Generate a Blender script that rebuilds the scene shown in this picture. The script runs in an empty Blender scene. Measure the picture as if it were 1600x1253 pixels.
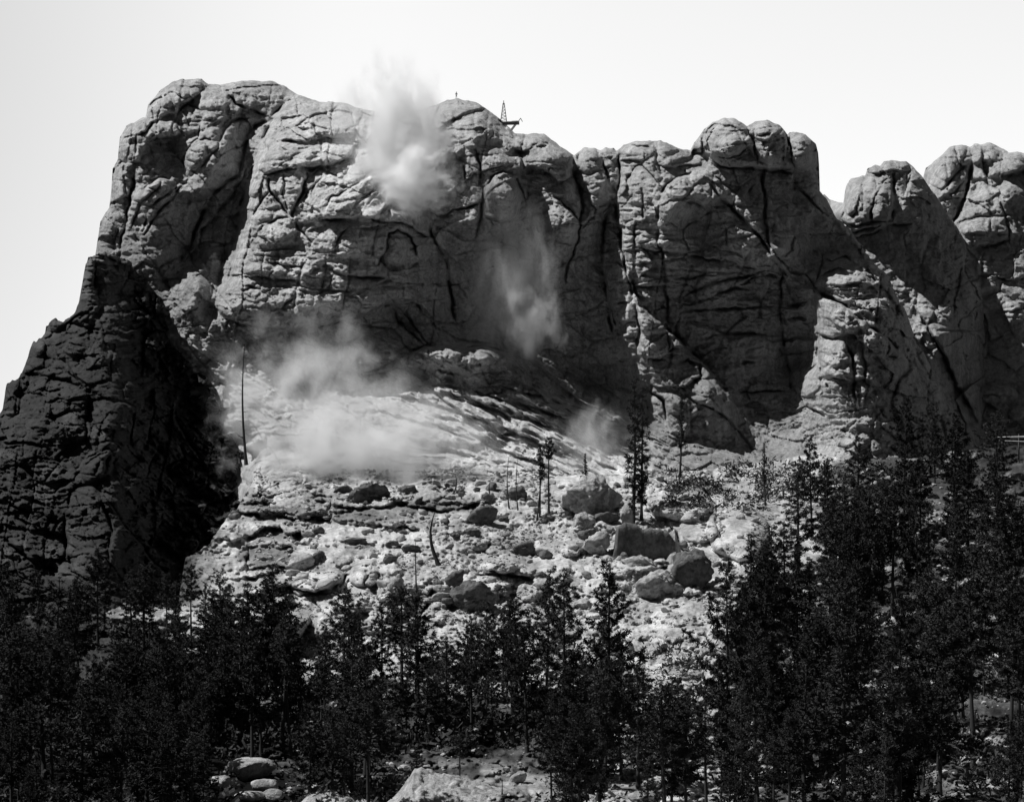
import bpy, math, random
import numpy as np

# ------------------------------------------------------------------ camera, sky, sun, exposure
sc = bpy.context.scene
COL = sc.collection
F = 3000.0; CX = 800.0; HZ = 1050.0            # focal length in photo pixels, principal column, eye-level row
cam_d = bpy.data.cameras.new('camera'); cam = bpy.data.objects.new('camera', cam_d); COL.objects.link(cam)
cam_d.sensor_width = 36.0; cam_d.lens = F / 1600.0 * 36.0
cam_d.shift_y = (HZ - 626.5) / 1600.0
cam_d.clip_start = 1.0; cam_d.clip_end = 20000.0
cam.location = (0, 0, 0); cam.rotation_euler = (math.radians(90), 0, 0)
sc.camera = cam

SUN = np.array([-0.53, -0.09, 0.80]); SUN = SUN / np.linalg.norm(SUN)
SUN_EL = math.asin(SUN[2]); SUN_AZ = math.atan2(SUN[0], SUN[1])
world = bpy.data.worlds.new('World'); sc.world = world; world.use_nodes = True
nt = world.node_tree; nt.nodes.clear()
out = nt.nodes.new('ShaderNodeOutputWorld'); bg = nt.nodes.new('ShaderNodeBackground')
sky = nt.nodes.new('ShaderNodeTexSky'); sky.sky_type = 'NISHITA'; sky.sun_disc = False
sky.sun_elevation = SUN_EL; sky.sun_rotation = SUN_AZ
sky.air_density = 1.0; sky.dust_density = 6.0; sky.altitude = 1500
bw = nt.nodes.new('ShaderNodeRGBToBW')
tc = nt.nodes.new('ShaderNodeTexCoord'); sep = nt.nodes.new('ShaderNodeSeparateXYZ')
# pale hazy belt low in the north sky; overhead and south dimmed to deepen shadows
mr = nt.nodes.new('ShaderNodeMapRange'); mr.inputs['From Min'].default_value = 0.36; mr.inputs['From Max'].default_value = 0.62
mr.inputs['To Min'].default_value = 1.0; mr.inputs['To Max'].default_value = 0.30; mr.interpolation_type = 'SMOOTHSTEP'
my = nt.nodes.new('ShaderNodeMapRange'); my.inputs['From Min'].default_value = -0.2; my.inputs['From Max'].default_value = 0.85
my.inputs['To Min'].default_value = 0.11; my.inputs['To Max'].default_value = 2.32; my.interpolation_type = 'SMOOTHSTEP'
mx = nt.nodes.new('ShaderNodeMapRange'); mx.inputs['From Min'].default_value = -0.34; mx.inputs['From Max'].default_value = -0.05
mx.inputs['To Min'].default_value = 0.62; mx.inputs['To Max'].default_value = 1.0; mx.interpolation_type = 'SMOOTHSTEP'
mz = nt.nodes.new('ShaderNodeMapRange'); mz.inputs['From Min'].default_value = 0.06; mz.inputs['From Max'].default_value = 0.34
mz.inputs['To Min'].default_value = 0.90; mz.inputs['To Max'].default_value = 1.24
mul = [nt.nodes.new('ShaderNodeMath') for _ in range(4)]
for m_ in mul: m_.operation = 'MULTIPLY'
L = nt.links.new
L(sky.outputs['Color'], bw.inputs[0]); L(tc.outputs['Generated'], sep.inputs[0])
L(sep.outputs['Z'], mr.inputs['Value']); L(sep.outputs['Y'], my.inputs['Value']); L(sep.outputs['X'], mx.inputs['Value'])
L(bw.outputs[0], mul[0].inputs[0]); L(mr.outputs[0], mul[0].inputs[1])
L(mul[0].outputs[0], mul[1].inputs[0]); L(my.outputs[0], mul[1].inputs[1])
L(mul[1].outputs[0], mul[2].inputs[0]); L(mx.outputs[0], mul[2].inputs[1])
L(sep.outputs['Z'], mz.inputs['Value']); L(mul[2].outputs[0], mul[3].inputs[0]); L(mz.outputs[0], mul[3].inputs[1]); L(mul[3].outputs[0], bg.inputs['Color']); bg.inputs['Strength'].default_value = 0.15
L(bg.outputs[0], out.inputs['Surface'])
sd = bpy.data.lights.new('sun', 'SUN'); sd.energy = 5.0; sd.angle = math.radians(0.5); sd.color = (1, 1, 1)
so = bpy.data.objects.new('sun', sd); COL.objects.link(so)
from mathutils import Vector, Matrix
so.rotation_euler = Vector(SUN).to_track_quat('Z', 'Y').to_euler(); so.location = (-300, 100, 500)
sc.view_settings.view_transform = 'Standard'; sc.view_settings.look = 'None'
sc.view_settings.exposure = 0.0; sc.view_settings.gamma = 1.0
sc.render.engine = 'CYCLES'
sc.cycles.max_bounces = 42; sc.cycles.diffuse_bounces = 2; sc.cycles.volume_bounces = 40; sc.cycles.volume_step_rate = 0.5
sc.cycles.transparent_max_bounces = 8; sc.cycles.volume_max_steps = 96
sc.cycles.use_denoising = True

# ------------------------------------------------------------------ numpy noise
RS = np.random.RandomState(7)
TAB = RS.rand(512, 512).astype(np.float32)
def vnoise(x, y, seed=0):
    x = x + seed * 37.7; y = y + seed * 91.3
    xi = np.floor(x).astype(np.int32); yi = np.floor(y).astype(np.int32)
    fx = x - xi; fy = y - yi
    fx = fx*fx*fx*(fx*(fx*6-15)+10); fy = fy*fy*fy*(fy*(fy*6-15)+10)
    a = TAB[xi & 511, yi & 511]; b = TAB[(xi+1) & 511, yi & 511]
    c = TAB[xi & 511, (yi+1) & 511]; d = TAB[(xi+1) & 511, (yi+1) & 511]
    return (a*(1-fx)+b*fx)*(1-fy) + (c*(1-fx)+d*fx)*fy
def fbm(x, y, o=5, seed=0, gain=0.5):
    s = 0; a = 1; t = 0
    for k in range(o):
        s = s + a*(vnoise(x*2**k, y*2**k, seed+k*3)*2-1); t += a; a *= gain
    return s / t
def ridged(x, y, o=4, seed=0):
    s = 0; a = 1; t = 0
    for k in range(o):
        s = s + a*(1-np.abs(vnoise(x*2**k, y*2**k, seed+k*5)*2-1)); t += a; a *= 0.5
    return s / t
HA = RS.rand(256, 256, 5).astype(np.float32)
def voro(x, y, seed=0):
    x = x + seed*17.3; y = y + seed*5.9
    xi = np.floor(x).astype(np.int32); yi = np.floor(y).astype(np.int32)
    f1 = np.full(x.shape, 9.0); f2 = np.full(x.shape, 9.0)
    h = np.zeros(x.shape); tx = np.zeros(x.shape); ty = np.zeros(x.shape)
    dx1 = np.zeros(x.shape); dy1 = np.zeros(x.shape)
    for i in (-1, 0, 1):
        for j in (-1, 0, 1):
            r = HA[(xi+i) & 255, (yi+j) & 255]
            dx = xi+i+r[..., 0]-x; dy = yi+j+r[..., 1]-y
            d = np.sqrt(dx*dx+dy*dy)
            n = d < f1
            f2 = np.where(n, f1, np.minimum(f2, d))
            h = np.where(n, r[..., 2], h); tx = np.where(n, r[..., 3], tx); ty = np.where(n, r[..., 4], ty)
            dx1 = np.where(n, dx, dx1); dy1 = np.where(n, dy, dy1)
            f1 = np.where(n, d, f1)
    return f1, f2-f1, h-0.5, (tx-0.5)*dx1+(ty-0.5)*dy1
def sstep(a, b, v):
    t = np.clip((v-a)/(b-a), 0, 1); return t*t*(3-2*t)

# tracing frames: (x origin, y origin, scale) of the enlarged views used while measuring the rock
CR = {'1': (0, 80, 3.686), '2': (380, 80, 3.298), '3': (780, 140, 3.298), '4': (1180, 180, 3.686),
      '5': (0, 380, 3.481), '6': (380, 420, 3.298), '7': (800, 420, 3.298), '8': (1180, 420, 3.298),
      'g1': (0, 680, 3.686), 'g2': (380, 680, 3.686), 'g3': (760, 680, 3.686), 'g4': (1180, 680, 3.686),
      'b1': (0, 940, 3.81), 'b2': (300, 940, 3.81), 'b3': (700, 940, 3.81), 'b4': (1120, 940, 3.333), 'p': (0, 0, 1)}
def cv(c, x, y):
    o = CR[c]; return x/o[2]+o[0], y/o[2]+o[1]
# class: groove depth, groove width px, rounding depth, rounding width px
KL = {'X': (4.6, 2.0, 2.8, 9), 'M': (3.4, 1.5, 2.0, 7), 'm': (2.6, 1.35, 1.1, 5), 's': (1.6, 1.1, 0.7, 4)}
def parse(txt):
    res = []
    for ln in txt.strip().splitlines():
        ln = ln.strip()
        if not ln or ln[0] == '#': continue
        head, pts = ln.split(':')
        h = head.split(); c, k = h[0], h[1]
        st = float(h[2]) if len(h) > 2 else {'X': 2.4, 'M': 2.0, 'm': 1.5, 's': 1.0}[k]*(1 if len(ln) % 2 else -1); LL = float(h[3]) if len(h) > 3 else 14.0
        P = [cv(c, *map(float, q.split(','))) for q in pts.split()]
        res.append((k, st, LL, np.array(P)))
    return res
def polyfield(PX, PY, feats, jit=2.0, seed=1):
    """groove + rounding (recede) and steps (advance one side) along traced joints"""
    K1 = np.zeros(PX.shape); K2 = np.zeros(PX.shape); ST = np.zeros(PX.shape)
    wx = PX + jit*fbm(PX/14, PY/14, 3, seed)*1.6; wy = PY + jit*fbm(PX/14, PY/14, 3, seed+9)*1.6
    wv = 0.12+1.45*sstep(0.2, 0.75, vnoise(PX/20, PY/20, seed+4))
    for k, st, LL, P in feats:
        c, w, r, W = KL[k]
        mg = max(W*3.2, LL*2.5 if st else 0)
        sel = np.nonzero((PX > P[:, 0].min()-mg) & (PX < P[:, 0].max()+mg) & (PY > P[:, 1].min()-mg) & (PY < P[:, 1].max()+mg))
        if len(sel[0]) == 0: continue
        x = wx[sel]; y = wy[sel]
        best = np.full(x.shape, 1e9); sg = np.zeros(x.shape)
        n = len(P)-1
        for i in range(n):
            ax, ay = P[i]; bx, by = P[i+1]
            dx, dy = bx-ax, by-ay; l2 = dx*dx+dy*dy+1e-9
            t = np.clip(((x-ax)*dx+(y-ay)*dy)/l2, 0, 1)
            d = np.hypot(x-ax-t*dx, y-ay-t*dy)
            cr = (dx*(y-ay)-dy*(x-ax))/math.sqrt(l2)
            q = d < best-1e-6
            best = np.where(q, d, best); sg = np.where(q, cr, sg)
        # joints thin out towards their ends
        ends = np.minimum(np.hypot(x-P[0, 0], y-P[0, 1]), np.hypot(x-P[-1, 0], y-P[-1, 1]))
        e = 0.35+0.65*np.clip(ends/14, 0, 1)
        v = wv[sel]
        K1[sel] = np.maximum(K1[sel], c*e*v*np.exp(-(best/w)**2))
        K2[sel] = np.maximum(K2[sel], r*e*np.exp(-best/W))
        if st:
            ST[sel] += -0.5*st*np.tanh(sg/2.2)*np.exp(-best/LL)*np.clip(ends/10, 0, 1)
    return K1+K2+ST
def bulges(PX, PY, lst):
    B = np.zeros(PX.shape)
    wx = PX + 5*fbm(PX/26, PY/26, 3, 41); wy = PY + 5*fbm(PX/26, PY/26, 3, 47)
    for c, cx, cy, rx, ry, ang, h in lst:
        s = CR[c][2]; x0, y0 = cv(c, cx, cy); rx /= s; ry /= s
        m = max(rx, ry)+12
        sel = np.nonzero((np.abs(PX-x0) < m) & (np.abs(PY-y0) < m))
        if len(sel[0]) == 0: continue
        x = wx[sel]-x0; y = wy[sel]-y0; a = math.radians(ang)
        u = (x*math.cos(a)+y*math.sin(a))/rx; v = (-x*math.sin(a)+y*math.cos(a))/ry
        q = np.clip(1-(u*u+v*v), 0, 1)
        B[sel] += h*(q**0.5 if h > 0 else q)
    return B
def striae(PX, PY, lst):
    """bedding: stacked thin ledges along one direction"""
    S = np.zeros(PX.shape)
    for i, (cx, cy, rx, ry, ang, wl, amp) in enumerate(lst):
        a = math.radians(ang)
        dx = PX-cx; dy = PY-cy
        u = dx*math.cos(a)+dy*math.sin(a); v = -dx*math.sin(a)+dy*math.cos(a)
        m = np.clip(1.25-np.sqrt((u/rx)**2+(v/ry)**2), 0, 1)
        if m.max() <= 0: continue
        m = m*m*(3-2*m)
        vv = v + 7*fbm(u/60, v/40, 3, 60+i)
        n = ridged(u/(wl*6)+3.1*i, vv/wl, 3, 70+i)
        n2 = vnoise(u/(wl*9), vv/(wl*1.7), 80+i)
        S += m*amp*((1-n)*1.5+(n2-0.5)*1.2)
    return S
def shepard(PX, PY, pts, sig=0, reg=0.02):
    """smooth thin-plate surface through (x, y, distance) samples"""
    P = np.array(pts, dtype=np.float64); n = len(P); sc_ = 100.0
    X = P[:, :2]/sc_
    def U(r2): return 0.5*r2*np.log(r2+1e-12)
    K = U(((X[:, None]-X[None])**2).sum(-1))+reg*np.eye(n)
    A = np.zeros((n+3, n+3)); A[:n, :n] = K; A[:n, n] = 1; A[:n, n+1:] = X; A[n, :n] = 1; A[n+1:, :n] = X.T
    m0 = P[:, 2].mean()
    w = np.linalg.solve(A, np.concatenate([P[:, 2]-m0, [0, 0, 0]]))
    x = PX/sc_; y = PY/sc_
    R = m0+w[n]+w[n+1]*x+w[n+2]*y
    for i in range(n):
        R = R+w[i]*U((x-X[i, 0])**2+(y-X[i, 1])**2)
    return R
def ray(px, py, Y):
    return (px-CX)/F*Y, Y, (HZ-py)/F*Y
def edge_dist(PX, PY, P, maxd):
    best = np.full(PX.shape, float(maxd))
    P = np.array(P, dtype=float)
    for i in range(len(P)-1):
        ax, ay = P[i]; bx, by = P[i+1]
        sel = np.nonzero((PX > min(ax, bx)-maxd) & (PX < max(ax, bx)+maxd) & (PY > min(ay, by)-maxd) & (PY < max(ay, by)+maxd))
        if len(sel[0]) == 0: continue
        x = PX[sel]; y = PY[sel]
        dx, dy = bx-ax, by-ay; t = np.clip(((x-ax)*dx+(y-ay)*dy)/(dx*dx+dy*dy+1e-9), 0, 1)
        best[sel] = np.minimum(best[sel], np.hypot(x-ax-t*dx, y-ay-t*dy))
    return best

# ------------------------------------------------------------------ object helpers
def link(o): COL.objects.link(o); return o
def setp(o, label=None, cat=None, group=None, kind=None):
    if label: o['label'] = label
    if cat: o['category'] = cat
    if group: o['group'] = group
    if kind: o['kind'] = kind
    return o
def np_mesh(name, V, Fq, mats, smooth=True, attrs=None):
    """V (n,3), Fq (m,4) or (m,3)"""
    me = bpy.data.meshes.new(name)
    V = np.ascontiguousarray(V, dtype=np.float32); Fq = np.ascontiguousarray(Fq, dtype=np.int32)
    k = Fq.shape[1]
    me.vertices.add(len(V)); me.vertices.foreach_set('co', V.ravel())
    me.loops.add(Fq.size); me.loops.foreach_set('vertex_index', Fq.ravel())
    me.polygons.add(len(Fq)); me.polygons.foreach_set('loop_start', np.arange(0, Fq.size, k, dtype=np.int32))
    me.polygons.foreach_set('loop_total', np.full(len(Fq), k, dtype=np.int32))
    me.polygons.foreach_set('use_smooth', np.full(len(Fq), smooth, dtype=bool))
    for nm, arr in (attrs or {}).items():
        a = me.attributes.new(nm, 'FLOAT', 'POINT'); a.data.foreach_set('value', np.ascontiguousarray(arr, dtype=np.float32).ravel())
    me.update(calc_edges=True)
    if mats: me.materials.append(mats)
    return me
def mobj(name, me, parent=None):
    o = bpy.data.objects.new(name, me); link(o)
    if parent is not None: o.parent = parent
    return o

# ------------------------------------------------------------------ materials (all neutral: black and white film)
def node(nt, t, **kw):
    n = nt.nodes.new(t)
    for k, v in kw.items(): setattr(n, k, v)
    return n
def rock_mat(name, lo, hi, scale=0.12, bump=0.5, tone=True, streak=0.35):
    m = bpy.data.materials.new(name); m.use_nodes = True; nt = m.node_tree; L = nt.links.new
    b = nt.nodes['Principled BSDF']; b.inputs['Roughness'].default_value = 0.92
    b.inputs['Specular IOR Level'].default_value = 0.12
    g = node(nt, 'ShaderNodeNewGeometry')
    n1 = node(nt, 'ShaderNodeTexNoise'); n1.inputs['Scale'].default_value = scale; n1.inputs['Detail'].default_value = 8; n1.inputs['Roughness'].default_value = 0.62
    n2 = node(nt, 'ShaderNodeTexNoise'); n2.inputs['Scale'].default_value = 1.0; n2.inputs['Detail'].default_value = 3
    mp = node(nt, 'ShaderNodeMapping'); mp.inputs['Scale'].default_value = (0.55, 0.55, 0.045)   # water streaks run down the face
    L(g.outputs['Position'], n1.inputs['Vector']); L(g.outputs['Position'], mp.inputs['Vector']); L(mp.outputs[0], n2.inputs['Vector'])
    r1 = node(nt, 'ShaderNodeMapRange'); r1.inputs['From Min'].default_value = 0.3; r1.inputs['From Max'].default_value = 0.7
    r1.inputs['To Min'].default_value = lo; r1.inputs['To Max'].default_value = hi
    L(n1.outputs[0], r1.inputs['Value'])
    r2 = node(nt, 'ShaderNodeMapRange'); r2.inputs['From Min'].default_value = 0.35; r2.inputs['From Max'].default_value = 0.6
    r2.inputs['To Min'].default_value = 1-streak; r2.inputs['To Max'].default_value = 1.05
    L(n2.outputs[0], r2.inputs['Value'])
    mu = node(nt, 'ShaderNodeMath', operation='MULTIPLY'); L(r1.outputs[0], mu.inputs[0]); L(r2.outputs[0], mu.inputs[1])
    last = mu
    n4 = node(nt, 'ShaderNodeTexNoise'); n4.inputs['Scale'].default_value = 1.1; n4.inputs['Detail'].default_value = 6; n4.inputs['Roughness'].default_value = 0.75
    L(g.outputs['Position'], n4.inputs['Vector'])
    r4 = node(nt, 'ShaderNodeMapRange'); r4.inputs['From Min'].default_value = 0.36; r4.inputs['From Max'].default_value = 0.55
    r4.inputs['To Min'].default_value = 0.62; r4.inputs['To Max'].default_value = 1.06
    L(n4.outputs[0], r4.inputs['Value'])
    m4 = node(nt, 'ShaderNodeMath', operation='MULTIPLY'); L(last.outputs[0], m4.inputs[0]); L(r4.outputs[0], m4.inputs[1]); last = m4
    if tone:
        at = node(nt, 'ShaderNodeAttribute', attribute_name='tone')
        m2 = node(nt, 'ShaderNodeMath', operation='MULTIPLY'); L(last.outputs[0], m2.inputs[0]); L(at.outputs['Fac'], m2.inputs[1]); last = m2
    L(last.outputs[0], b.inputs['Base Color'])
    n3 = node(nt, 'ShaderNodeTexNoise'); n3.inputs['Scale'].default_value = 0.8; n3.inputs['Detail'].default_value = 9; n3.inputs['Roughness'].default_value = 0.7
    L(g.outputs['Position'], n3.inputs['Vector'])
    bp = node(nt, 'ShaderNodeBump'); bp.inputs['Strength'].default_value = bump; bp.inputs['Distance'].default_value = 0.8
    L(n3.outputs[0], bp.inputs['Height']); L(bp.outputs[0], b.inputs['Normal'])
    return m
def flat_mat(name, v, var=0.4, scale=3.0, rough=0.9):
    m = bpy.data.materials.new(name); m.use_nodes = True; nt = m.node_tree; L = nt.links.new
    b = nt.nodes['Principled BSDF']; b.inputs['Roughness'].default_value = rough; b.inputs['Specular IOR Level'].default_value = 0.1
    g = node(nt, 'ShaderNodeTexCoord'); n1 = node(nt, 'ShaderNodeTexNoise'); n1.inputs['Scale'].default_value = scale; n1.inputs['Detail'].default_value = 4
    L(g.outputs['Object'], n1.inputs['Vector'])
    r = node(nt, 'ShaderNodeMapRange'); r.inputs['From Min'].default_value = 0.3; r.inputs['From Max'].default_value = 0.7
    r.inputs['To Min'].default_value = v*(1-var); r.inputs['To Max'].default_value = v*(1+var)
    L(n1.outputs[0], r.inputs['Value']); L(r.outputs[0], b.inputs['Base Color'])
    return m
M_CLIFF = rock_mat('weathered granite', 0.30, 0.56, bump=0.8, streak=0.22)
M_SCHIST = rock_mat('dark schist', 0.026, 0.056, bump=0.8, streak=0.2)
M_GROUND = rock_mat('rubble ground', 0.31, 0.62, scale=0.25, bump=0.6, streak=0.1)
M_BOULDER = rock_mat('boulder granite', 0.28, 0.58, scale=0.5, bump=1.0, tone=False, streak=0.3)
M_BOULDER_DK = rock_mat('dark and shaded boulder granite', 0.09, 0.20, scale=0.5, bump=1.0, tone=False, streak=0.3)  # darker granite, also standing in for shade on boulder fronts
M_RUBBLE = rock_mat('broken rock', 0.24, 0.52, scale=0.6, bump=0.4, tone=False, streak=0.1)
M_BARK = flat_mat('pine bark', 0.045, 0.4, 4)
M_DEAD = flat_mat('dead wood', 0.05, 0.4, 4)
M_DEADP = flat_mat('bleached dead wood', 0.22, 0.4, 4)
M_NEEDLE = flat_mat('pine needles', 0.029, 0.6, 6.0, 0.7)
def vary(m):
    nt = m.node_tree; b = nt.nodes['Principled BSDF']; src = b.inputs['Base Color'].links[0].from_socket
    oi = nt.nodes.new('ShaderNodeObjectInfo'); r = nt.nodes.new('ShaderNodeMapRange'); r.inputs['To Min'].default_value = 0.55; r.inputs['To Max'].default_value = 1.9
    q = nt.nodes.new('ShaderNodeMath'); q.operation = 'MULTIPLY'
    nt.links.new(oi.outputs['Random'], r.inputs['Value']); nt.links.new(src, q.inputs[0]); nt.links.new(r.outputs[0], q.inputs[1]); nt.links.new(q.outputs[0], b.inputs['Base Color'])
vary(M_NEEDLE)
M_TIMBER = flat_mat('weathered timber', 0.12, 0.4, 2)
M_TIMBERP = flat_mat('pale sawn timber', 0.45, 0.3, 2)
M_CLOTH = flat_mat('dark work clothes', 0.04, 0.3, 3)
M_SKIN = flat_mat('skin', 0.30, 0.1, 3)

# ------------------------------------------------------------------ rock layers
STEP = 1.35
def build_layer(name, x0, x1, sky_pts, bot_pts, depth, mat, tone=None, rough=1.6, back=(8, 25, 60), step=STEP, round_w=26, round_d=9, extra_bottom=None):
    nx = int((x1-x0)/step)+1
    px = np.linspace(x0, x1, nx)
    S = np.array(sky_pts, float); B = np.array(bot_pts, float)
    top = np.interp(px, S[:, 0], S[:, 1]); bot = np.interp(px, B[:, 0], B[:, 1])
    top = top + rough*fbm(px/9, px*0+1.3, 4, 5)*(1+3.0*sstep(1285, 1310, px)*(name == 'cliff')) + (name == 'rocky_ridge')*(9*fbm(px/24, px*0+8.3, 4, 15)+4*sstep(200, 260, px)*fbm(px/13, px*0+2.3, 3, 25))
    r0, r1 = top.min(), bot.max(); nv = int((r1-r0)/step)+1
    v = np.linspace(r0, r1, nv)
    PX = np.repeat(px[None, :], nv, 0); PY = np.minimum(np.maximum(v[:, None], top[None, :]), bot[None, :])
    Y = depth(PX, PY)
    e = edge_dist(PX, PY, list(zip(px[::3], top[::3])), round_w)/round_w
    Y = Y + round_d*(1-np.sqrt(np.clip(1-(1-e)**2, 0, 1)))
    T = np.ones(PX.shape) if tone is None else tone(PX, PY)
    X, YY, Z = ray(PX, PY, Y)
    rows = [np.stack([X, YY, Z], -1)]; tr = [T]
    bk = []
    for dy in back:
        r = rows[0][0].copy(); r[:, 1] += dy; r[:, 0] *= (r[:, 1]/rows[0][0][:, 1]); r[:, 2] -= dy*0.12
        bk.append(r[None]); tr.insert(0, T[:1])
    V = np.concatenate(bk[::-1]+rows, 0); T = np.concatenate(tr, 0)
    nr = V.shape[0]
    idx = np.arange(nr*nx).reshape(nr, nx)
    q = np.stack([idx[:-1, :-1], idx[1:, :-1], idx[1:, 1:], idx[:-1, 1:]], -1).reshape(-1, 4)
    me = np_mesh(name, V.reshape(-1, 3), q, mat, attrs={'tone': T})
    return mobj(name, me), (px, top, bot, Y)

SKY_A = [(120,640),(130,520),(140,440),(150,392),(152,378),(157,346),(171,324),(174,297),(176,264),(184,251),(187,216),(198,197),(228,182),(231,164),(252,140),(271,127),(285,124),
 (315,124),(325,132),(345,133),(361,130),(377,126),(425,127),(447,136),(465,148),(480,154),(500,160),(513,159),(544,162),(560,170),(600,175),(650,172),(686,163),
 (698,157),(713,154),(744,160),(762,171),(780,185),(798,201),(804,209),(816,209),(850,209),(868,222),(874,228),(897,243),(904,237),(913,231),(929,231),(938,235),
 (944,231),(959,232),(963,237),(974,228),(992,221),(1032,220),(1047,225),(1060,232),(1079,235),(1083,225),(1098,205),(1114,191),(1132,185),(1147,185),(1159,191),
 (1167,198),(1180,190),(1198,188),(1217,195),(1227,205),(1230,210),(1234,207),(1245,206),(1259,211),(1275,225),(1279,242),(1280,262),(1281,299),(1292,312),(1305,338),
 (1332,366),(1356,398),(1385,430),(1412,480),(1432,535),(1470,598),(1492,670),(1505,760)]
BOT_A = [(120,900),(400,880),(440,800),(900,800),(1300,800),(1505,800)]
BASE_A = [(300,640,584),(300,740,582),(300,850,580),(350,760,566),(350,850,575),(420,850,500),(230,160,602),(280,160,598),(330,160,602),(400,160,602),(450,160,602),(520,160,602),(600,160,598),(690,160,600),(745,160,596),(195,200,598),(240,200,590),(290,200,590),(350,200,590),(385,200,600),(410,200,600),(440,200,588),(500,200,582),(560,200,584),(620,200,594),(700,200,584),(750,200,580),(790,200,594),(190,250,592),(225,250,581),(285,250,592),(305,250,578),(345,250,574),(385,250,596),(402,250,586),(430,250,573),(480,250,569),(540,250,567),(590,250,569),(640,250,578),(690,250,577),(740,250,573),(780,250,570),(820,250,584),(850,250,578),(880,250,586),(182,300,590),(220,300,583),(250,300,578),(280,300,588),(310,300,582),(340,300,586),(375,300,592),(395,300,577),(430,300,568),(470,300,563),(520,300,558),(580,300,556),(640,300,566),(690,300,577),(720,300,575),(760,300,569),(800,300,567),(830,300,580),(860,300,575),(890,300,574),(178,350,590),(215,350,585),(250,350,578),(300,350,590),(335,350,592),(355,350,580),(378,350,586),(390,350,570),(430,350,564),(480,350,558),(540,350,552),(590,350,552),(640,350,562),(690,350,574),(720,350,578),(770,350,572),(810,350,576),(830,350,584),(860,350,574),(890,350,569),(905,350,582),(190,400,586),(230,400,582),(260,400,580),(310,400,592),(328,400,576),(352,400,588),(375,400,567),(420,400,560),(470,400,555),(530,400,551),(580,400,556),(640,400,567),(690,400,579),(720,400,584),(770,400,580),(820,400,588),(850,400,580),(880,400,580),(902,400,590),(240,440,582),(280,440,584),(305,440,568),(340,440,578),(365,440,564),(420,440,558),(470,440,552),(530,440,549),(580,440,556),(640,440,568),(690,440,580),(740,440,586),(800,440,588),(860,440,586),(900,440,592),(270,480,576),(300,480,566),(335,480,572),(350,480,560),(420,480,553),(480,480,549),(540,480,551),(590,480,561),(650,480,573),(700,480,583),(790,480,588),(860,480,590),(910,480,596),(290,507,570),(350,507,562),(420,507,560),(480,507,560),(540,507,563),(590,507,569),(640,507,576),(300,540,566),(340,540,566),(420,540,561),(500,540,561),(560,540,556),(610,540,566),(660,533,564),(720,533,568),(800,540,582),(860,540,588),(920,540,594),(660,560,556),(700,560,548),(760,560,551),(800,560,564),(860,560,582),(920,560,592),(330,590,570),(420,590,558),(500,590,558),(600,590,554),(660,590,559),(700,590,557),(760,590,560),(830,590,566),(900,590,583),(960,590,584),(360,620,562),(420,620,555),(500,620,555),(580,620,549),(650,620,547),(700,620,543),(760,620,545),(830,620,555),(880,615,572),(960,640,580),(900,650,560),(370,660,556),(440,660,545),(520,660,545),(600,660,541),(700,660,536),(800,660,540),(880,660,550),(960,670,566),(404,705,540),(380,690,562),(440,700,532),(520,700,530),(600,700,529),(700,700,529),(800,700,531),(900,700,536),(1000,705,550),(1050,700,556),(1120,700,562),(1200,700,566),(1280,700,556),(1340,700,540),(1390,700,546),(1440,700,562),(1490,700,578),(400,750,519),(520,750,519),(640,750,519),(800,750,520),(900,750,521),(1000,750,524),(1100,750,527),(1200,750,530),(1280,750,530),(1340,750,532),(1420,750,540),(1500,750,560),(400,800,505),(600,800,505),(800,800,506),(1000,800,508),(1200,800,512),(1400,800,525),(1500,800,545),(915,240,592),(930,240,585),(955,240,592),(975,240,588),(1000,240,582),(1050,240,582),(1085,240,590),(1110,240,580),(1140,240,570),(1172,240,578),(1200,240,568),(1228,240,578),(1250,240,572),(1274,240,584),(1140,285,580),(1200,285,582),(1250,285,586),(1275,285,590),(905,300,590),(930,300,579),(958,300,590),(972,300,581),(1010,300,575),(1050,300,571),(1090,300,571),(1120,300,574),(1140,330,575),(1180,330,577),(1215,330,588),(1260,330,592),(1285,330,594),(930,350,586),(955,350,592),(972,350,579),(1010,350,572),(1045,350,567),(1080,350,576),(1120,350,582),(1150,350,578),(1160,390,576),(1195,390,580),(1215,390,570),(1240,390,580),(1280,390,592),(1315,390,590),(930,400,592),(955,400,596),(975,400,577),(1010,400,571),(1042,400,568),(1090,400,580),(1140,400,581),(1250,440,590),(1290,440,566),(1340,440,562),(1385,440,576),(930,450,594),(950,450,588),(965,450,577),(985,450,578),(1005,450,572),(1050,450,575),(1100,450,579),(1150,450,583),(1200,450,586),(1270,500,580),(1290,500,560),(1340,500,554),(1400,500,566),(1425,500,582),(920,520,596),(955,520,581),(1000,520,565),(1030,520,574),(1060,520,576),(1120,520,581),(1180,520,585),(1240,520,590),(1260,560,586),(1285,560,556),(1330,560,549),(1370,560,552),(1400,560,564),(1445,560,584),(930,580,594),(970,580,583),(1040,580,562),(1080,580,575),(1140,580,582),(1200,580,587),(1250,580,591),(1240,620,576),(1280,620,556),(1330,620,546),(1360,620,546),(1400,620,560),(1460,620,584),(930,630,582),(1000,630,574),(1060,630,560),(1105,630,558),(1150,630,578),(1200,630,582),(960,690,556),(1060,670,562),(1130,670,566),(1210,670,572),(1500,670,590)]
BASE_A = [(x, y, v-0.42*max(0, v-575) if (1055 <= x <= 1255 and 300 <= y <= 640) else (v-0.30*max(0, v-574) if (600 <= x <= 940 and 330 <= y <= 560) else v)) for x, y, v in BASE_A]
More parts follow.
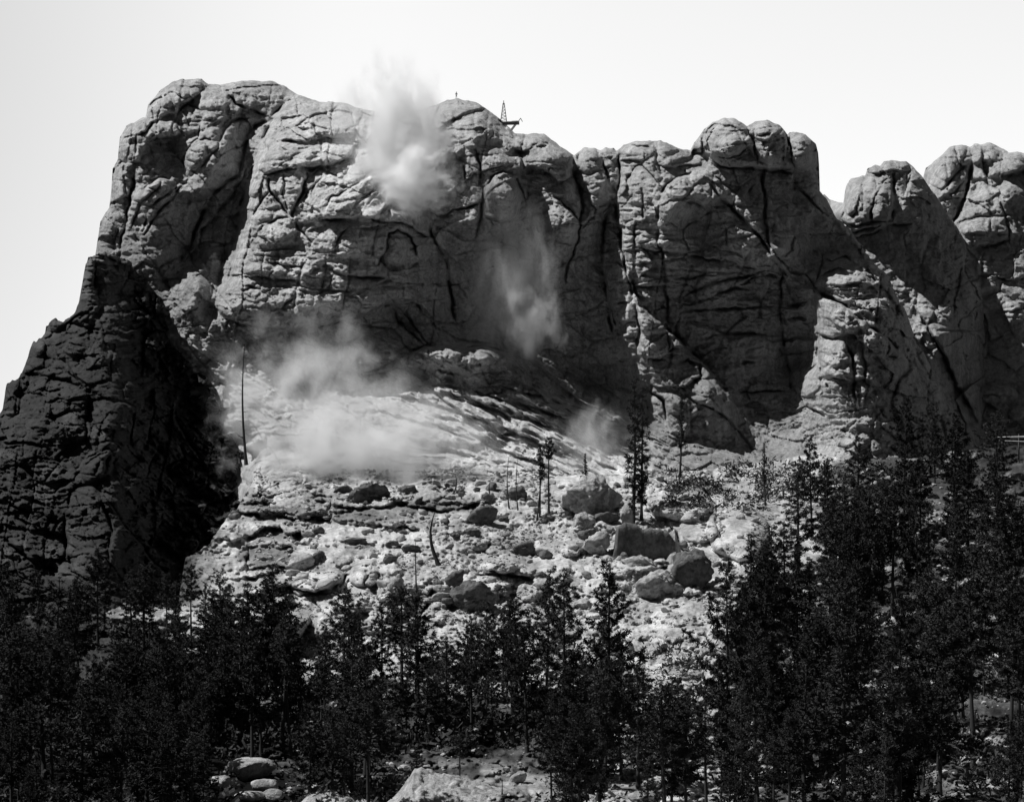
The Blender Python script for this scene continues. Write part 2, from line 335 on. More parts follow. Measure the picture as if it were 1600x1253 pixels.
CR_A = parse('''
1 M -3 20 : 790,480 780,640 770,760 750,860 730,960 700,1100 690,1250
1 M 3 16 : 1200,200 1100,280 1020,350 920,400 880,410 830,470 790,490
1 m : 850,330 900,280 1000,240 1060,270 1090,260
1 m : 880,330 890,380 920,400
1 m : 1050,310 1020,360 1020,430 1060,480
1 m : 1050,315 1120,315 1160,340 1200,330
1 m -7 26 : 820,580 850,530 910,500 980,500 1050,480
1 m 6 18 : 820,800 850,770 910,735 1000,735 1020,750
1 M : 1420,390 1330,400 1290,470 1250,560 1190,640 1140,690 1060,770 1000,830 930,920 880,980 830,1060
1 m -3 14 : 1190,340 1150,420 1140,500 1110,530 1070,580 1050,640 1070,690
1 s -2 6 : 1075,575 1140,590
1 s -2 6 : 1060,625 1130,640
1 m 3 12 : 1120,515 1180,510 1250,510
1 m 3 12 : 1260,525 1330,510 1400,500
1 m 2 10 : 1200,640 1260,660 1340,640
1 s -2 8 : 1200,410 1260,410 1310,400
1 s : 1310,400 1290,460 1270,520
1 M : 1310,240 1340,270 1350,305 1450,340 1530,370
1 X : 1560,400 1480,430 1430,480 1410,560 1400,640 1370,720 1300,770 1230,830 1190,910 1140,1000 1110,1100 1040,1200
1 X -4 30 : 1440,700 1420,800 1390,900 1370,1050 1320,1150 1290,1253
1 m 4 12 : 1420,690 1340,840 1270,900 1220,970 1160,1030 1150,1110 1060,1210
1 m : 760,1010 800,900 850,840 900,800 930,760
1 m : 820,1040 850,930 920,850 1010,790
1 s -3 10 : 840,790 880,790 920,800
1 m -3 14 : 1010,835 1060,825 1110,840 1180,830
1 m : 1020,830 1060,780 1100,720
1 m : 650,690 700,640 760,640
1 m : 700,510 740,490 790,490
1 m : 690,1000 660,1100 700,1250
1 s : 570,1080 640,1060 700,1080
2 X -6 26 : 250,250 160,330 130,400 80,500 40,650 20,760 0,850 -30,950 -40,1050 -80,1180
2 m -2 10 : 270,390 300,410 350,400 370,370
2 m -2 12 : 280,390 330,340 400,320 470,330
2 M -3 14 : 200,460 260,465 330,480 430,440 520,450 590,470
2 M -5 18 : 265,600 330,610 390,595 470,585 540,560 570,500 600,480
2 X : 130,660 140,720 200,800 250,870
2 m 2 10 : 250,870 300,930 330,960 390,1040 420,1110
2 M -4 16 : 110,640 200,620 280,600
2 X : 330,640 310,720 270,800 250,860
2 m : 210,640 205,740 230,820
2 m : 340,650 400,610 500,650 560,690
2 m : 320,900 400,860 450,760 560,700 640,640 690,590
2 m : 540,830 600,780 660,730 760,690
2 m : 600,840 670,760 720,700
2 s : 280,800 340,720 410,650
2 s : 470,700 520,650 550,600
2 X -9 30 : 395,875 480,868 600,862 690,872 720,830 760,765 800,770 845,800
2 M -7 26 : 690,880 800,885 870,910 940,960
2 m -4 14 : 470,1010 500,950 560,885
2 M -4 18 : 690,1100 735,1020 755,940 800,915 870,960 890,1050
2 m : 690,900 680,980 660,1060
2 m -2 10 : 0,1040 60,960 100,900 180,860 240,860
2 m : 30,900 90,780 140,720
2 m -2 12 : 100,1090 200,1100 300,1110 330,1080
2 m -3 14 : 0,1160 110,1170 200,1185 300,1180
2 M -3 14 : 330,1150 420,1100 480,1140 560,1160 720,1170
2 m 2 10 : 0,1230 150,1215 300,1215 400,1230 560,1240
2 m : 310,930 400,860
2 m : 440,1060 420,1150 400,1253
2 m : 310,1080 290,1160 280,1253
2 X : 960,850 970,960 1010,1020 1040,1090 1055,1180 1075,1300 1100,1400
2 M -3 14 : 980,830 1040,850 1080,815 1180,805 1230,780
2 m : 920,820 980,830 1030,860
2 M : 1200,480 1215,560 1220,660 1240,720 1225,850 1200,950
2 m : 1145,480 1140,600 1145,700
2 m : 980,690 1020,640 1060,600 1060,560
2 M 3 18 : 1250,700 1290,640 1340,620 1400,640 1440,740 1480,860 1495,1000 1500,1253
2 m : 1200,490 1300,490 1390,550 1440,640
2 M -4 16 : 980,410 1060,380 1100,345 1200,310 1270,300 1330,370 1380,440
2 m : 1050,450 1090,440 1130,470
2 s : 1210,640 1300,600 1390,590
2 m -3 12 : 1250,860 1330,880 1440,870
2 m : 545,300 590,420 650,500 700,580
2 s -2 8 : 430,310 500,310 560,330 600,440
2 m -2 8 : 700,600 760,640 800,690 820,740
2 m -2 8 : 850,700 900,690 970,700
3 M -4 16 : 60,300 130,330 190,290 240,290
3 M -9 22 : 125,410 180,400 250,430 300,480 360,460 390,380
3 m : 40,240 110,240 190,280 210,300
3 m : 230,440 270,410 320,440
3 M : 155,430 150,560 170,680 185,800 180,1000 190,1100
3 M 3 20 : 270,540 320,580 380,640 420,700 390,830 350,900 340,1000
3 m -2 12 : 200,775 290,780 370,800
3 s -2 10 : 195,870 290,880 350,890
3 X : 385,340 370,420 410,500 430,600 410,690
3 M : 500,310 530,380 555,440 560,500
3 m : 440,370 480,360 520,400
3 m -2 8 : 470,520 510,500 570,500
3 X -6 26 : 615,340 628,450 605,560 602,640 620,720 640,850 660,950 690,1050 712,1110 722,1253
3 X : 570,620 540,700 530,800 530,900 545,1000 560,1120 580,1253
3 m -4 10 : 430,715 470,665 560,610 590,560
3 s : 550,770 620,760
3 m : 570,920 610,890 640,920
3 M : 800,290 815,380 840,460
3 M -3 14 : 985,435 910,450 860,490 830,540 820,620 815,700 820,790 845,850 850,950 860,1050 870,1200
3 m -2 12 : 620,370 700,365 800,385
3 m : 820,345 880,340 920,320
3 m -2 10 : 830,400 900,400 1040,390 1050,340
3 m 1 8 : 640,745 700,745 820,745 900,755
3 M -2 12 : 640,835 720,830 830,838 960,850 1060,872 1200,890 1330,930
3 m : 700,680 695,840 690,980
3 m : 640,720 650,690 690,670
3 m -2 10 : 690,1020 800,1015 920,1018
3 s : 630,610 690,540
3 s : 740,500 735,700
3 M -8 30 : 940,600 960,580 1000,570 1060,610 1090,590
3 X -3 16 : 1095,500 1150,560 1200,620 1260,670 1330,740 1390,830 1440,900
3 m : 1100,450 1200,520 1290,580 1330,600
3 m : 1270,580 1290,530 1310,490
3 s : 1170,640 1165,760 1190,840
3 X : 1370,400 1360,500 1370,620 1380,760 1400,850 1450,920 1480,960
3 X -12 26 : 1100,360 1140,390 1200,405 1280,400 1340,420 1450,410 1517,405
3 M : 1000,330 1050,330 1045,260 1080,200 1145,165
3 X : 1275,190 1305,250 1330,330 1340,390
3 m -4 10 : 1120,340 1180,350 1240,340 1290,290
3 m -3 10 : 1330,240 1400,230 1480,250
3 m 2 10 : 960,1062 1100,1000 1250,965 1320,960
3 m -2 10 : 1250,1000 1340,960 1430,955
3 s 1 8 : 900,980 1000,970 1100,960
3 m -2 10 : 920,1140 1100,1130 1300,1130
4 X : 180,110 210,190 225,300 222,430
4 X -8 22 : 0,300 90,320 220,330
4 X : 40,360 55,480 65,600 80,750 130,850
4 m 3 8 : 60,460 100,490 95,520
4 m 3 8 : 70,580 120,590 135,640
4 m 3 12 : 85,670 150,670 220,690
4 m -3 10 : 220,690 210,780 160,830
4 m -2 10 : 220,390 300,470 380,560 470,620
4 m -2 8 : 290,800 350,790 380,830
4 m -3 8 : 380,830 440,850 520,820 570,850
4 m -3 8 : 370,925 430,900 480,880 560,920 620,930
4 m -3 10 : 350,1005 500,990 600,965 680,1000 760,1060
4 m : 390,800 380,880 350,960
4 X 5 12 : 340,1010 450,1060 560,1130 640,1200 720,1260
4 M -4 24 : 590,780 640,850 660,900 720,990 800,1080 860,1170
4 m -3 8 : 580,1060 660,1040 740,1090 830,1150
4 m -2 6 : 560,1090 650,1120 730,1110
4 m : 430,545 520,640 560,700
6 m -2 10 : 0,90 130,110 270,100
6 m -2 10 : 270,110 400,120 560,115
6 m : 310,0 280,80 265,200 262,320
6 m : 430,0 405,120 380,230
6 m -2 8 : 100,290 180,220 260,150
6 M -7 22 : -150,200 -60,270 0,290 120,300 260,315 420,290 560,260 680,210 760,190
6 M : 230,320 290,360 350,400 440,510
6 m : 300,350 400,410 480,450
6 M : 500,340 580,410 620,450 690,490
6 m -3 8 : 610,290 700,300 770,310
6 M 3 10 : 770,200 800,270 860,330 930,390
6 m : 830,200 880,300 950,380 1050,395
6 m : 900,180 1000,310 1120,370 1300,390
6 M -3 10 : 590,470 680,440 780,440
6 m : 590,480 600,560
6 M -4 10 : 600,540 700,520 800,460 850,450
6 X 10 28 : 850,440 930,398 1050,392 1125,402
6 M 5 24 : 1125,402 1250,402 1380,440
6 M 5 24 : 700,650 820,640 900,610 950,598 990,610 1130,610 1230,650 1330,640
6 m : 1160,480 1150,560 1130,610
6 m : 860,440 840,500
6 M -4 14 : 950,600 1030,680 1110,730 1180,770 1210,800
6 m -3 10 : 1100,610 1180,680 1280,720
6 M -5 18 : 1050,900 1180,910 1260,900
6 m -4 12 : 960,760 1060,770 1160,800
6 m -4 12 : 1290,860 1400,850 1480,880
p M -4 9 : 600,612 690,636 780,668 870,700 965,735
p M -4 9 : 655,606 760,638 860,668 985,712
p M -4 8 : 720,606 815,632 900,660 1005,700
p m -4 8 : 590,642 680,666 770,700 860,728
p m -4 8 : 780,604 880,630 960,660 1020,688
p m -4 8 : 580,668 660,690 740,712
p m -3 7 : 640,622 730,648 820,684 900,716
p m -3 7 : 690,612 790,640 880,676 960,706
7 X -6 24 : 475,0 485,100 515,220 555,330 595,400 640,445
7 X : 620,40 640,200 658,300 645,400 640,440
7 X 12 40 : 600,0 660,190 740,260 820,330 900,410 1000,500 1060,590 1110,655
7 m -2 6 : 490,110 540,100
7 m -3 8 : 530,185 580,175 630,185
7 m -3 8 : 550,280 600,270 640,270
7 m -3 8 : 560,350 650,350
7 m -3 8 : 670,350 740,340 820,330
7 m -3 8 : 680,460 760,470 830,410 900,410
7 m : 800,340 810,400 790,440
7 X : 860,480 900,470 960,500 980,550 900,610
7 X -5 14 : 700,560 720,640 780,680 800,780
7 M -5 12 : 900,660 960,690 1040,720 1110,770
7 m -2 8 : 620,95 760,90 900,80
7 m 2 8 : 880,190 1000,160 1090,120 1200,100
7 m 2 8 : 1200,60 1280,40 1370,40
7 m 2 8 : 870,225 1000,210 1100,215 1340,195
7 m 1 8 : 1000,350 1200,330 1290,345 1400,350
7 m 1 8 : 960,495 1100,490 1250,480
7 m 1 8 : 1090,640 1250,635 1400,630
7 M : 1390,0 1380,220 1390,340 1420,480 1440,620
7 m 2 8 : 1390,215 1440,200 1517,190
7 m 3 8 : 1300,345 1340,380 1400,370 1517,360
7 s 2 6 : 1350,460 1400,455
8 X -6 20 : 305,110 312,250 318,380 322,480
8 M 3 10 : 225,630 250,550 320,490
8 X 5 14 : 300,100 380,150 450,190 540,270 680,360 760,440 800,490
8 m : 130,210 140,330 150,380
8 m 2 8 : 140,200 200,190 290,170
8 m 2 8 : 150,260 220,255 290,260
8 m 3 8 : 160,370 220,360 300,360
8 M -4 12 : 320,340 400,360 480,340 540,320
8 m : 540,270 545,320
8 X : 470,380 490,440 500,520 505,600 515,720
8 M -4 12 : 555,280 560,460 575,580
8 m -3 8 : 560,460 640,450 760,460
8 m -2 8 : 320,565 400,560 500,580
8 m : 330,480 350,560 390,640
8 M 2 10 : 580,590 620,700 690,790
8 m : 680,360 690,420 660,470
8 X -4 20 : 700,680 740,780 800,900 850,960
8 M -3 10 : 520,580 570,575 590,600
8 m -3 8 : 240,680 280,720 370,760
8 M -3 20 : 820,510 740,570 700,690
''')
B_A = [('1',1030,230,150,75,-25,4),('1',930,300,70,70,-30,3),('1',930,580,140,180,0,-4),('1',940,460,110,60,-10,3),('1',1240,330,110,60,-10,3),
 ('1',1250,470,120,120,0,3),('1',1110,590,70,100,15,3),('1',920,870,120,130,-40,4),('1',1130,780,110,70,-10,3),('1',740,580,70,110,5,3),('1',700,760,60,110,0,3),('1',1240,270,110,70,-10,3),
 ('2',450,380,150,70,5,4),('2',420,540,170,60,-8,3),('2',260,690,75,140,5,4),('2',150,560,90,70,-20,3),('2',620,640,90,80,-20,2.5),('2',520,760,130,90,-35,2.5),
 ('2',820,850,120,110,10,4),('2',820,1010,110,130,5,3),('2',560,980,80,100,20,3),('2',150,960,120,80,-30,3),('2',90,780,80,120,10,3),('2',640,720,150,80,-25,2),
 ('2',1340,760,95,150,0,4),('2',1060,510,80,70,-20,3),('2',1200,420,110,80,10,3),('2',1130,880,90,80,0,2),('2',1120,330,130,60,5,2),('2',330,1140,90,60,0,2),('2',120,1130,110,40,0,2),
 ('2',1330,1060,120,160,0,-5),
 ('3',260,360,130,75,10,5),('3',120,270,110,60,8,3),('3',460,360,70,70,0,4),('3',560,350,45,60,0,3),('3',480,480,70,60,0,2),('3',590,720,45,90,0,3),('3',600,860,40,60,0,2),
 ('3',700,310,100,60,0,3),('3',860,300,70,45,5,2.5),('3',720,480,100,110,0,2),('3',900,560,110,130,5,3),('3',950,370,100,45,0,2),('3',1040,720,110,140,0,-5),
 ('3',1180,240,125,100,0,8),('3',1200,300,115,60,-10,4),('3',1385,265,110,110,0,8),('3',760,790,70,50,0,1.5),('3',660,790,30,50,0,1.5),('3',760,920,80,90,0,1.5),
 ('4',285,200,95,105,10,8),('4',130,740,70,85,0,5),('4',100,600,40,45,0,3),('4',80,490,30,35,0,2),('4',480,860,110,45,5,2.5),('4',560,960,110,45,8,2.5),('4',690,1110,110,55,25,3),('4',720,880,70,70,20,3),
 ('6',690,480,130,60,-12,5),('6',740,350,140,80,0,5),('6',1020,430,110,45,0,2),('6',1210,520,90,110,0,1.5),('6',880,470,50,50,0,3),
 ('7',560,220,80,55,0,2),('7',720,290,90,60,20,2.5),('7',720,400,90,60,15,2.5),('7',960,600,90,45,20,3),('7',1130,660,50,45,0,3),('7',840,690,60,60,0,3),('7',930,760,110,70,10,-2),
 ('8',270,580,70,80,0,4),('8',480,270,90,60,15,3),('8',400,430,90,70,10,3),('8',640,400,80,60,15,3),('8',620,320,90,50,30,2),('8',730,420,60,50,20,2),('8',520,520,50,60,0,2),('8',560,660,60,80,-15,3),('8',650,700,50,90,-20,3),('8',700,520,90,60,0,2),('8',400,520,90,60,5,2),('8',950,370,60,90,-30,5)]
ST_A = [(500,420,170,70,2,13,1.6),(470,250,110,90,-12,20,1.8),(560,300,110,90,-35,22,1.4),(1130,520,160,120,-3,16,1.5),(1350,450,90,90,12,13,1.8),(1000,560,80,130,4,15,1.4),(780,665,260,70,27,8,4.6),(920,670,190,90,31,7,5.0),(720,640,140,50,24,14,4.0),
 (470,600,140,100,32,12,3.6),(340,580,80,100,40,11,3.0),(870,480,120,90,5,22,1.0),(1330,590,90,100,5,20,1.2),(700,720,170,40,8,10,2.0),(1080,720,180,50,12,9,2.0),(620,520,90,50,18,10,1.6),(230,300,80,150,-60,26,1.0),(880,300,90,80,2,22,1.0)]
def billow(x, y, o=3, seed=0):
    t = 0; a = 1; n = 0
    for k in range(o):
        t = t + a*np.abs(vnoise(x*2**k, y*2**k, seed+k*7)*2-1); n += a; a *= 0.5
    return t/n
def joints(PX, PY, ang, sp, seed, width=0.030):
    a = math.radians(ang); ca, sa = math.cos(a), math.sin(a)
    U = (PX*ca+PY*sa)/sp + 0.22*fbm(PX/50, PY/50, 3, seed+1); V = (-PX*sa+PY*ca)/(sp*6)
    n = vnoise(U, V, seed)-0.5
    m = sstep(0.35, 0.6, vnoise(PX/70, PY/60, seed+2))
    return m*(np.exp(-(n/width)**2)*1.7 - 0.9*np.tanh(n/0.03)*np.exp(-np.abs(n)/0.12))
def rock_detail(PX, PY, big=1.0, sx=64, sy=40, seed=0, ang=0.0):
    ca, sa = math.cos(ang), math.sin(ang)
    wx = PX+22*fbm(PX/70, PY/70, 4, 11+seed); wy = PY+18*fbm(PX/70, PY/70, 4, 17+seed)
    U = wx*ca+wy*sa; W = -wx*sa+wy*ca
    f1, e, h, t = voro(U/sx, W/sy, 1+seed)
    br = sstep(0.38, 0.66, vnoise(PX/38, PY/30, 53+seed))
    D = big*(-h*3.6 + t*5.0 + br*(1.6*np.exp(-(e/0.05)**1.0) + 0.4*np.exp(-e/0.2)))
    wx2 = PX+7*fbm(PX/18, PY/18, 3, 21+seed); wy2 = PY+6*fbm(PX/18, PY/18, 3, 27+seed)
    U = wx2*ca+wy2*sa; W = -wx2*sa+wy2*ca
    f1, e, h, t = voro(U/(sx*0.40), W/(sy*0.34), 3+seed)
    mk = 0.1+1.1*sstep(0.48, 0.68, vnoise(PX/46, PY/40, 33+seed))
    D += (0.1+0.7*mk)*big*(-h*1.2 + t*2.0 + 0.6*np.exp(-e/0.06))
    f1, e, h, t = voro(wx2/9.5+2.1, wy2/6.5, 5+seed)
    D += (0.3+0.7*sstep(0.4, 0.7, vnoise(PX/34, PY/30, 83+seed)))*big*(-h*0.8 + t*1.3)
    # rounded lumps meeting in creases, then short level ledges, then grit
    D += -2.6*billow((PX+0.5*PY)/78+fbm(PX/60, PY/60, 3, 71+seed)*0.5, PY/60, 2, 73+seed)
    D += -0.8*billow(wx2/24, wy2/17, 2, 77+seed)
    lm = sstep(0.40, 0.66, vnoise(PX/52, PY/36, 79+seed))
    D += lm*2.2*(1-ridged(wx2/48, wy2/9.5, 2, 81+seed))
    D += joints(PX, PY, 8, 34, 151+seed) + joints(PX, PY, -38, 42, 157+seed) + 0.8*joints(PX, PY, 84, 24, 163+seed)
    D += 1.6*fbm(PX/70, PY/70, 4, 31+seed) + 1.15*fbm(PX/8, PY/5.5, 4, 35+seed, 0.66)
    return D
def depth_A(PX, PY):
    Y = shepard(PX, PY, BASE_A, 27)
    Y = Y + polyfield(PX, PY, CR_A) - bulges(PX, PY, B_A) + striae(PX, PY, ST_A)
    quiet = 1-0.6*np.exp(-(((PX-790)/70)**2+((PY-470)/90)**2))
    spur = 1+1.1*sstep(1290, 1400, PX-0.25*(PY-500))
    apr = sstep(585, 640, PY-0.12*(PX-650))*sstep(540, 620, PX)*(1-sstep(990, 1060, PX))
    Y = Y + (1-0.72*apr)*quiet*0.80*spur*rock_detail(PX, PY)
    return Y
def tone_A(PX, PY):
    t = 0.92 + 0.0*PX
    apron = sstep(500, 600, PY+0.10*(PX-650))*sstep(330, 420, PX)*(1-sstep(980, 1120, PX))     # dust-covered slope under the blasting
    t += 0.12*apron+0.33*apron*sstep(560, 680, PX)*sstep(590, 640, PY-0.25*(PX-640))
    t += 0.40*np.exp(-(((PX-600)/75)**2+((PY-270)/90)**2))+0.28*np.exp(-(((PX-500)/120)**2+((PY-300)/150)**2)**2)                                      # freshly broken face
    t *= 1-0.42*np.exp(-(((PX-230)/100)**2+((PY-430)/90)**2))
    t *= 1-0.35*sstep(380, 470, PY)*sstep(980, 1060, PX)*(1-sstep(1230, 1290, PX))                # shade of the right-hand wall put into its tone
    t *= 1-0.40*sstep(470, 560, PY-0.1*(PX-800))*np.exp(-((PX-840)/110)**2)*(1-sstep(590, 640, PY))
    return t
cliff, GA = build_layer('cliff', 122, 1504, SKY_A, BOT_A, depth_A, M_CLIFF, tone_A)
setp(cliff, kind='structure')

# dome behind on the right
SKY_B = [(1268,330),(1278,308),(1288,304),(1296,312),(1310,316),(1318,318),(1321,294),(1329,280),(1352,274),(1355,264),(1367,257),(1375,259),(1381,253),(1397,250),(1416,253),(1427,261),(1440,275),(1451,291),
 (1468,313),(1481,337),(1495,354),(1506,373),(1522,402),(1530,419),(1534,445),(1537,490),(1541,560),(1546,660),(1550,760)]
BASE_B = [(1290,310,665),(1300,380,650),(1330,300,640),(1330,340,636),(1330,400,640),(1380,260,644),(1380,310,630),(1380,350,632),(1380,420,632),(1430,275,648),(1430,340,636),(1430,420,634),(1430,500,622),(1470,340,650),(1470,420,640),
 (1470,500,622),(1470,560,618),(1500,420,650),(1510,500,640),(1510,560,636),(1520,640,632),(1540,720,630),(1450,640,610),(1480,700,600)]
CR_B = parse('''
4 m : 600,390 590,500 570,600
4 M -3 14 : 690,460 670,560 668,625
4 X 5 18 : 790,340 795,480 790,610
4 m : 690,460 740,390 785,360
4 M -3 14 : 905,340 870,400 862,470
4 M -6 18 : 480,600 540,640 640,625 740,612 800,600
4 m -4 10 : 550,680 640,650 720,640
4 m -3 10 : 640,330 720,345 780,320 820,330 900,335
4 m : 640,345 610,400 600,470
4 m -4 16 : 570,700 680,690 760,640 900,630
4 m : 480,620 520,540 540,440
4 m : 400,450 430,490 440,530
8 X -8 26 : 860,260 900,330 960,430 1000,520 1060,640 1110,720
8 m : 940,320 1060,320 1180,310
''')
B_B = [('4',560,480,60,110,8,4),('4',640,480,60,130,5,4),('4',735,510,65,120,5,4),('4',830,470,60,110,0,2),('4',930,430,60,110,-10,4),('4',800,290,100,50,0,4),('4',680,315,50,35,0,3),('4',640,640,100,25,-5,3),
 ('8',940,370,70,100,-35,6)]
def depth_B(PX, PY):
    Y = shepard(PX, PY, BASE_B, 26)
    return Y + polyfield(PX, PY, CR_B, seed=3) - bulges(PX, PY, B_B) + (0.6+0.6*sstep(1400, 1460, PX-0.3*(PY-350)))*rock_detail(PX, PY, sx=50, sy=60, seed=2)
dome_b, _ = build_layer('rock_dome', 1269, 1549, SKY_B, [(1269,640),(1330,660),(1410,700),(1549,800)], depth_B, M_CLIFF, lambda x, y: 0.85+0*x)
setp(dome_b, kind='structure')
SKY_C = [(1425,300),(1440,290),(1446,264),(1468,245),(1484,230),(1503,226),(1516,229),(1522,225),(1535,226),(1546,223),(1560,229),(1576,238),(1590,237),(1600,240),(1650,236),(1720,262),(1800,330),(1860,420)]
BASE_C = [(1440,300,690),(1450,360,680),(1480,240,690),(1480,300,672),(1480,360,676),(1520,240,690),(1520,300,684),(1520,360,664),(1520,430,660),(1570,240,686),(1570,300,672),(1570,350,672),(1570,420,662),(1570,500,658),
 (1600,260,684),(1600,330,674),(1610,420,668),(1600,500,656),(1570,580,650),(1580,640,640),(1560,700,636),(1700,300,690),(1700,500,670),(1700,650,650),(1840,450,700),(1840,650,680)]
CR_C = parse('''
4 X : 1240,180 1255,260 1225,420 1180,560 1130,630
4 M 4 14 : 1310,170 1312,300 1340,400
4 m : 1425,225 1415,330 1400,400
4 X -9 24 : 1410,350 1480,335 1560,330 1650,340
4 m : 1380,450 1440,560 1460,700 1470,800
4 m : 1350,540 1362,700
4 m 2 8 : 1170,620 1300,590 1500,570
4 m -2 8 : 1200,690 1350,690 1450,690
4 X -7 20 : 1240,770 1310,760 1380,750 1450,720
4 m : 1050,470 1120,380 1180,310 1210,300
4 m : 1060,500 1150,440 1200,380
4 M -6 20 : 1150,180 1180,300 1230,290
4 m -3 8 : 1250,930 1350,920 1450,950 1548,940
4 m : 1310,800 1300,900 1310,1000
4 m -3 8 : 1420,830 1480,800 1548,790
4 m -3 8 : 1470,1140 1548,1100
8 M 6 14 : 1110,600 1200,600 1300,600 1360,640
8 m -3 8 : 1110,640 1200,650 1330,660
8 m -3 8 : 1120,700 1200,690 1230,720
8 X -5 16 : 1100,770 1200,800 1310,800 1400,760
''')
B_C = [('4',1100,270,90,110,-30,4),('4',1340,215,60,60,0,3),('4',1480,280,70,70,0,4),('4',1370,360,45,60,0,3),('4',1280,530,90,90,0,2),('4',1280,650,110,60,0,3),('4',1390,650,70,80,0,2),('4',1510,1180,60,90,0,4),
 ('8',1220,640,130,55,3,7),('8',1240,785,80,25,3,5),('8',1330,220,60,60,0,4)]
def depth_C(PX, PY):
    Y = shepard(PX, PY, BASE_C, 28)
    return Y + polyfield(PX, PY, CR_C, seed=4) - bulges(PX, PY, B_C) + 0.6*rock_detail(PX, PY, sx=46, sy=34, seed=4)
dome_c, _ = build_layer('rock_dome', 1426, 1850, SKY_C, [(1426,500),(1500,800),(1850,800)], depth_C, M_CLIFF, lambda x, y: 0.9+0*x, step=1.6)
setp(dome_c, kind='structure')

# dark schist ridge on the left, in front of the cliff
SKY_D = [(-300,820),(-120,720),(0,649),(4,644),(9,610),(23,593),(34,584),(37,575),(43,561),(53,534),(62,529),(70,524),(72,509),(86,499),(100,498),(118,486),(123,478),(128,452),(132,429),(134,417),(138,403),(147,393),
 (155,388),(175,396),(205,412),(235,440),(262,470),(285,528),(310,568),(338,610),(345,650),(353,674),(367,690),(386,706),(399,734),(409,765),(412,800)]
BASE_D = [(150,400,556),(175,400,562),(210,400,572),(130,460,546),(150,460,545),(180,460,556),(225,460,572),(255,460,580),(70,520,540),(110,520,532),(150,520,528),(180,520,534),(230,520,560),(285,520,580),(45,580,532),(110,580,515),(150,580,512),(180,580,514),(235,580,548),(300,580,576),(15,640,515),(60,640,503),(120,640,500),(160,640,496),(182,640,497),(240,640,536),(300,640,566),(342,640,566),(0,700,492),(60,700,490),(120,700,490),(180,700,480),(240,700,526),(300,700,540),(360,700,549),(0,780,474),(60,780,474),(120,780,474),(180,780,462),(240,780,500),(300,780,518),(360,780,532),(400,780,528),(-100,860,450),(0,860,455),(60,860,456),(120,860,454),(180,860,444),(240,860,496),(300,860,505),(380,860,518),(-100,950,428),(0,950,430),(60,950,430),(120,950,426),(180,950,420),(240,950,470),(300,950,512),(0,1050,390),(100,1050,392),(200,1050,400),(300,1050,460),(-250,1280,300),(0,1280,300),(200,1280,320),(350,1280,380),(-250,800,480),(-120,800,490)]
CR_D = parse('''
5 M 4 14 : 530,60 520,150 510,260 540,340 500,420 480,520
5 M : 480,80 560,80 640,90
5 m : 470,130 560,120 640,130
5 m : 440,260 520,250
5 M -3 14 : 360,440 450,380 520,350
5 M : 250,460 300,490 350,480
5 m : 290,600 300,560 360,540 450,560
5 m -3 10 : 350,620 360,700 420,740
5 X -4 22 : 130,710 250,720 330,740 420,770
5 m : 210,760 260,810 350,800
5 m : 230,880 330,850 480,860
5 m -3 10 : 270,950 350,920 460,900
5 X : 490,800 480,900 470,1000 470,1080
5 M : 0,1090 120,1080 260,1110
5 M : 380,1253 450,1190 530,1140 610,1120
5 m : 640,860 720,880 800,960
5 m : 820,560 900,640 1000,720
5 m : 860,880 980,940 1080,1000
5 m : 1000,960 1100,1060 1250,1180
5 m : 1050,1060 1150,1150 1250,1230
5 m : 900,760 1000,800 1160,830
g1 X : 640,90 600,200 560,300 600,420 660,560
g1 M : 400,270 470,190 560,120 640,95
g1 M : 390,440 400,330 480,290 560,260
g1 X -5 20 : 0,570 60,630 150,700 230,750 320,780
g1 m : 0,310 120,340 240,390 350,440
g1 m : 0,350 100,420 230,450 360,520
g1 m : 60,330 200,330 330,340
g1 m : 100,470 220,530 340,580
g1 X : 380,440 370,560 380,700 340,760
g1 M : 640,560 620,680 640,760 560,830 480,830
g1 M : 400,690 420,780 480,830
g1 m : 70,780 180,760 300,780
g1 m : 90,830 200,860 300,900
g1 m : 1150,30 1250,130 1350,220 1420,270
g1 m : 1100,130 1220,230 1330,330
g1 m : 1060,270 1160,420 1260,480
g1 m : 1000,500 1100,560 1200,640
''')
B_D = [('5',560,70,90,35,0,3),('5',440,390,70,40,-30,3),('5',215,560,35,50,0,4),('5',300,440,60,35,0,3),('5',400,560,60,60,0,4),('5',60,790,50,60,0,5),('5',100,740,60,60,0,4),('5',400,830,80,50,0,4),('5',390,1010,110,80,0,5),('5',60,880,50,60,0,4),
 ('g1',560,180,110,80,-40,6),('g1',480,400,90,110,0,4),('g1',180,420,200,90,25,4),('g1',520,740,120,90,0,5),('g1',100,700,150,100,30,5),('g1',160,840,140,70,15,4),('g1',660,640,30,100,10,3),('g1',500,950,90,100,0,3),('g1',60,960,100,60,0,3)]
ST_D = [(60,780,180,110,25,9,1.5),(330,720,120,120,42,9,1.8),(60,900,120,70,14,10,1.4),(330,800,100,60,40,9,1.6),(140,430,60,70,3,8,1.2)]
def depth_D(PX, PY):
    Y = shepard(PX, PY, BASE_D, 30)
    big = 1.0+2.6*sstep(185, 230, PX)
    return Y + 0.9*polyfield(PX, PY, CR_D, seed=6) - bulges(PX, PY, B_D) + striae(PX, PY, ST_D) + striae(PX, PY, [(290, 720, 130, 120, 44, 9, 7.0), (270, 540, 80, 90, 60, 12, 5.0)]) + big*0.95*rock_detail(PX, PY, sx=40, sy=26, seed=6)
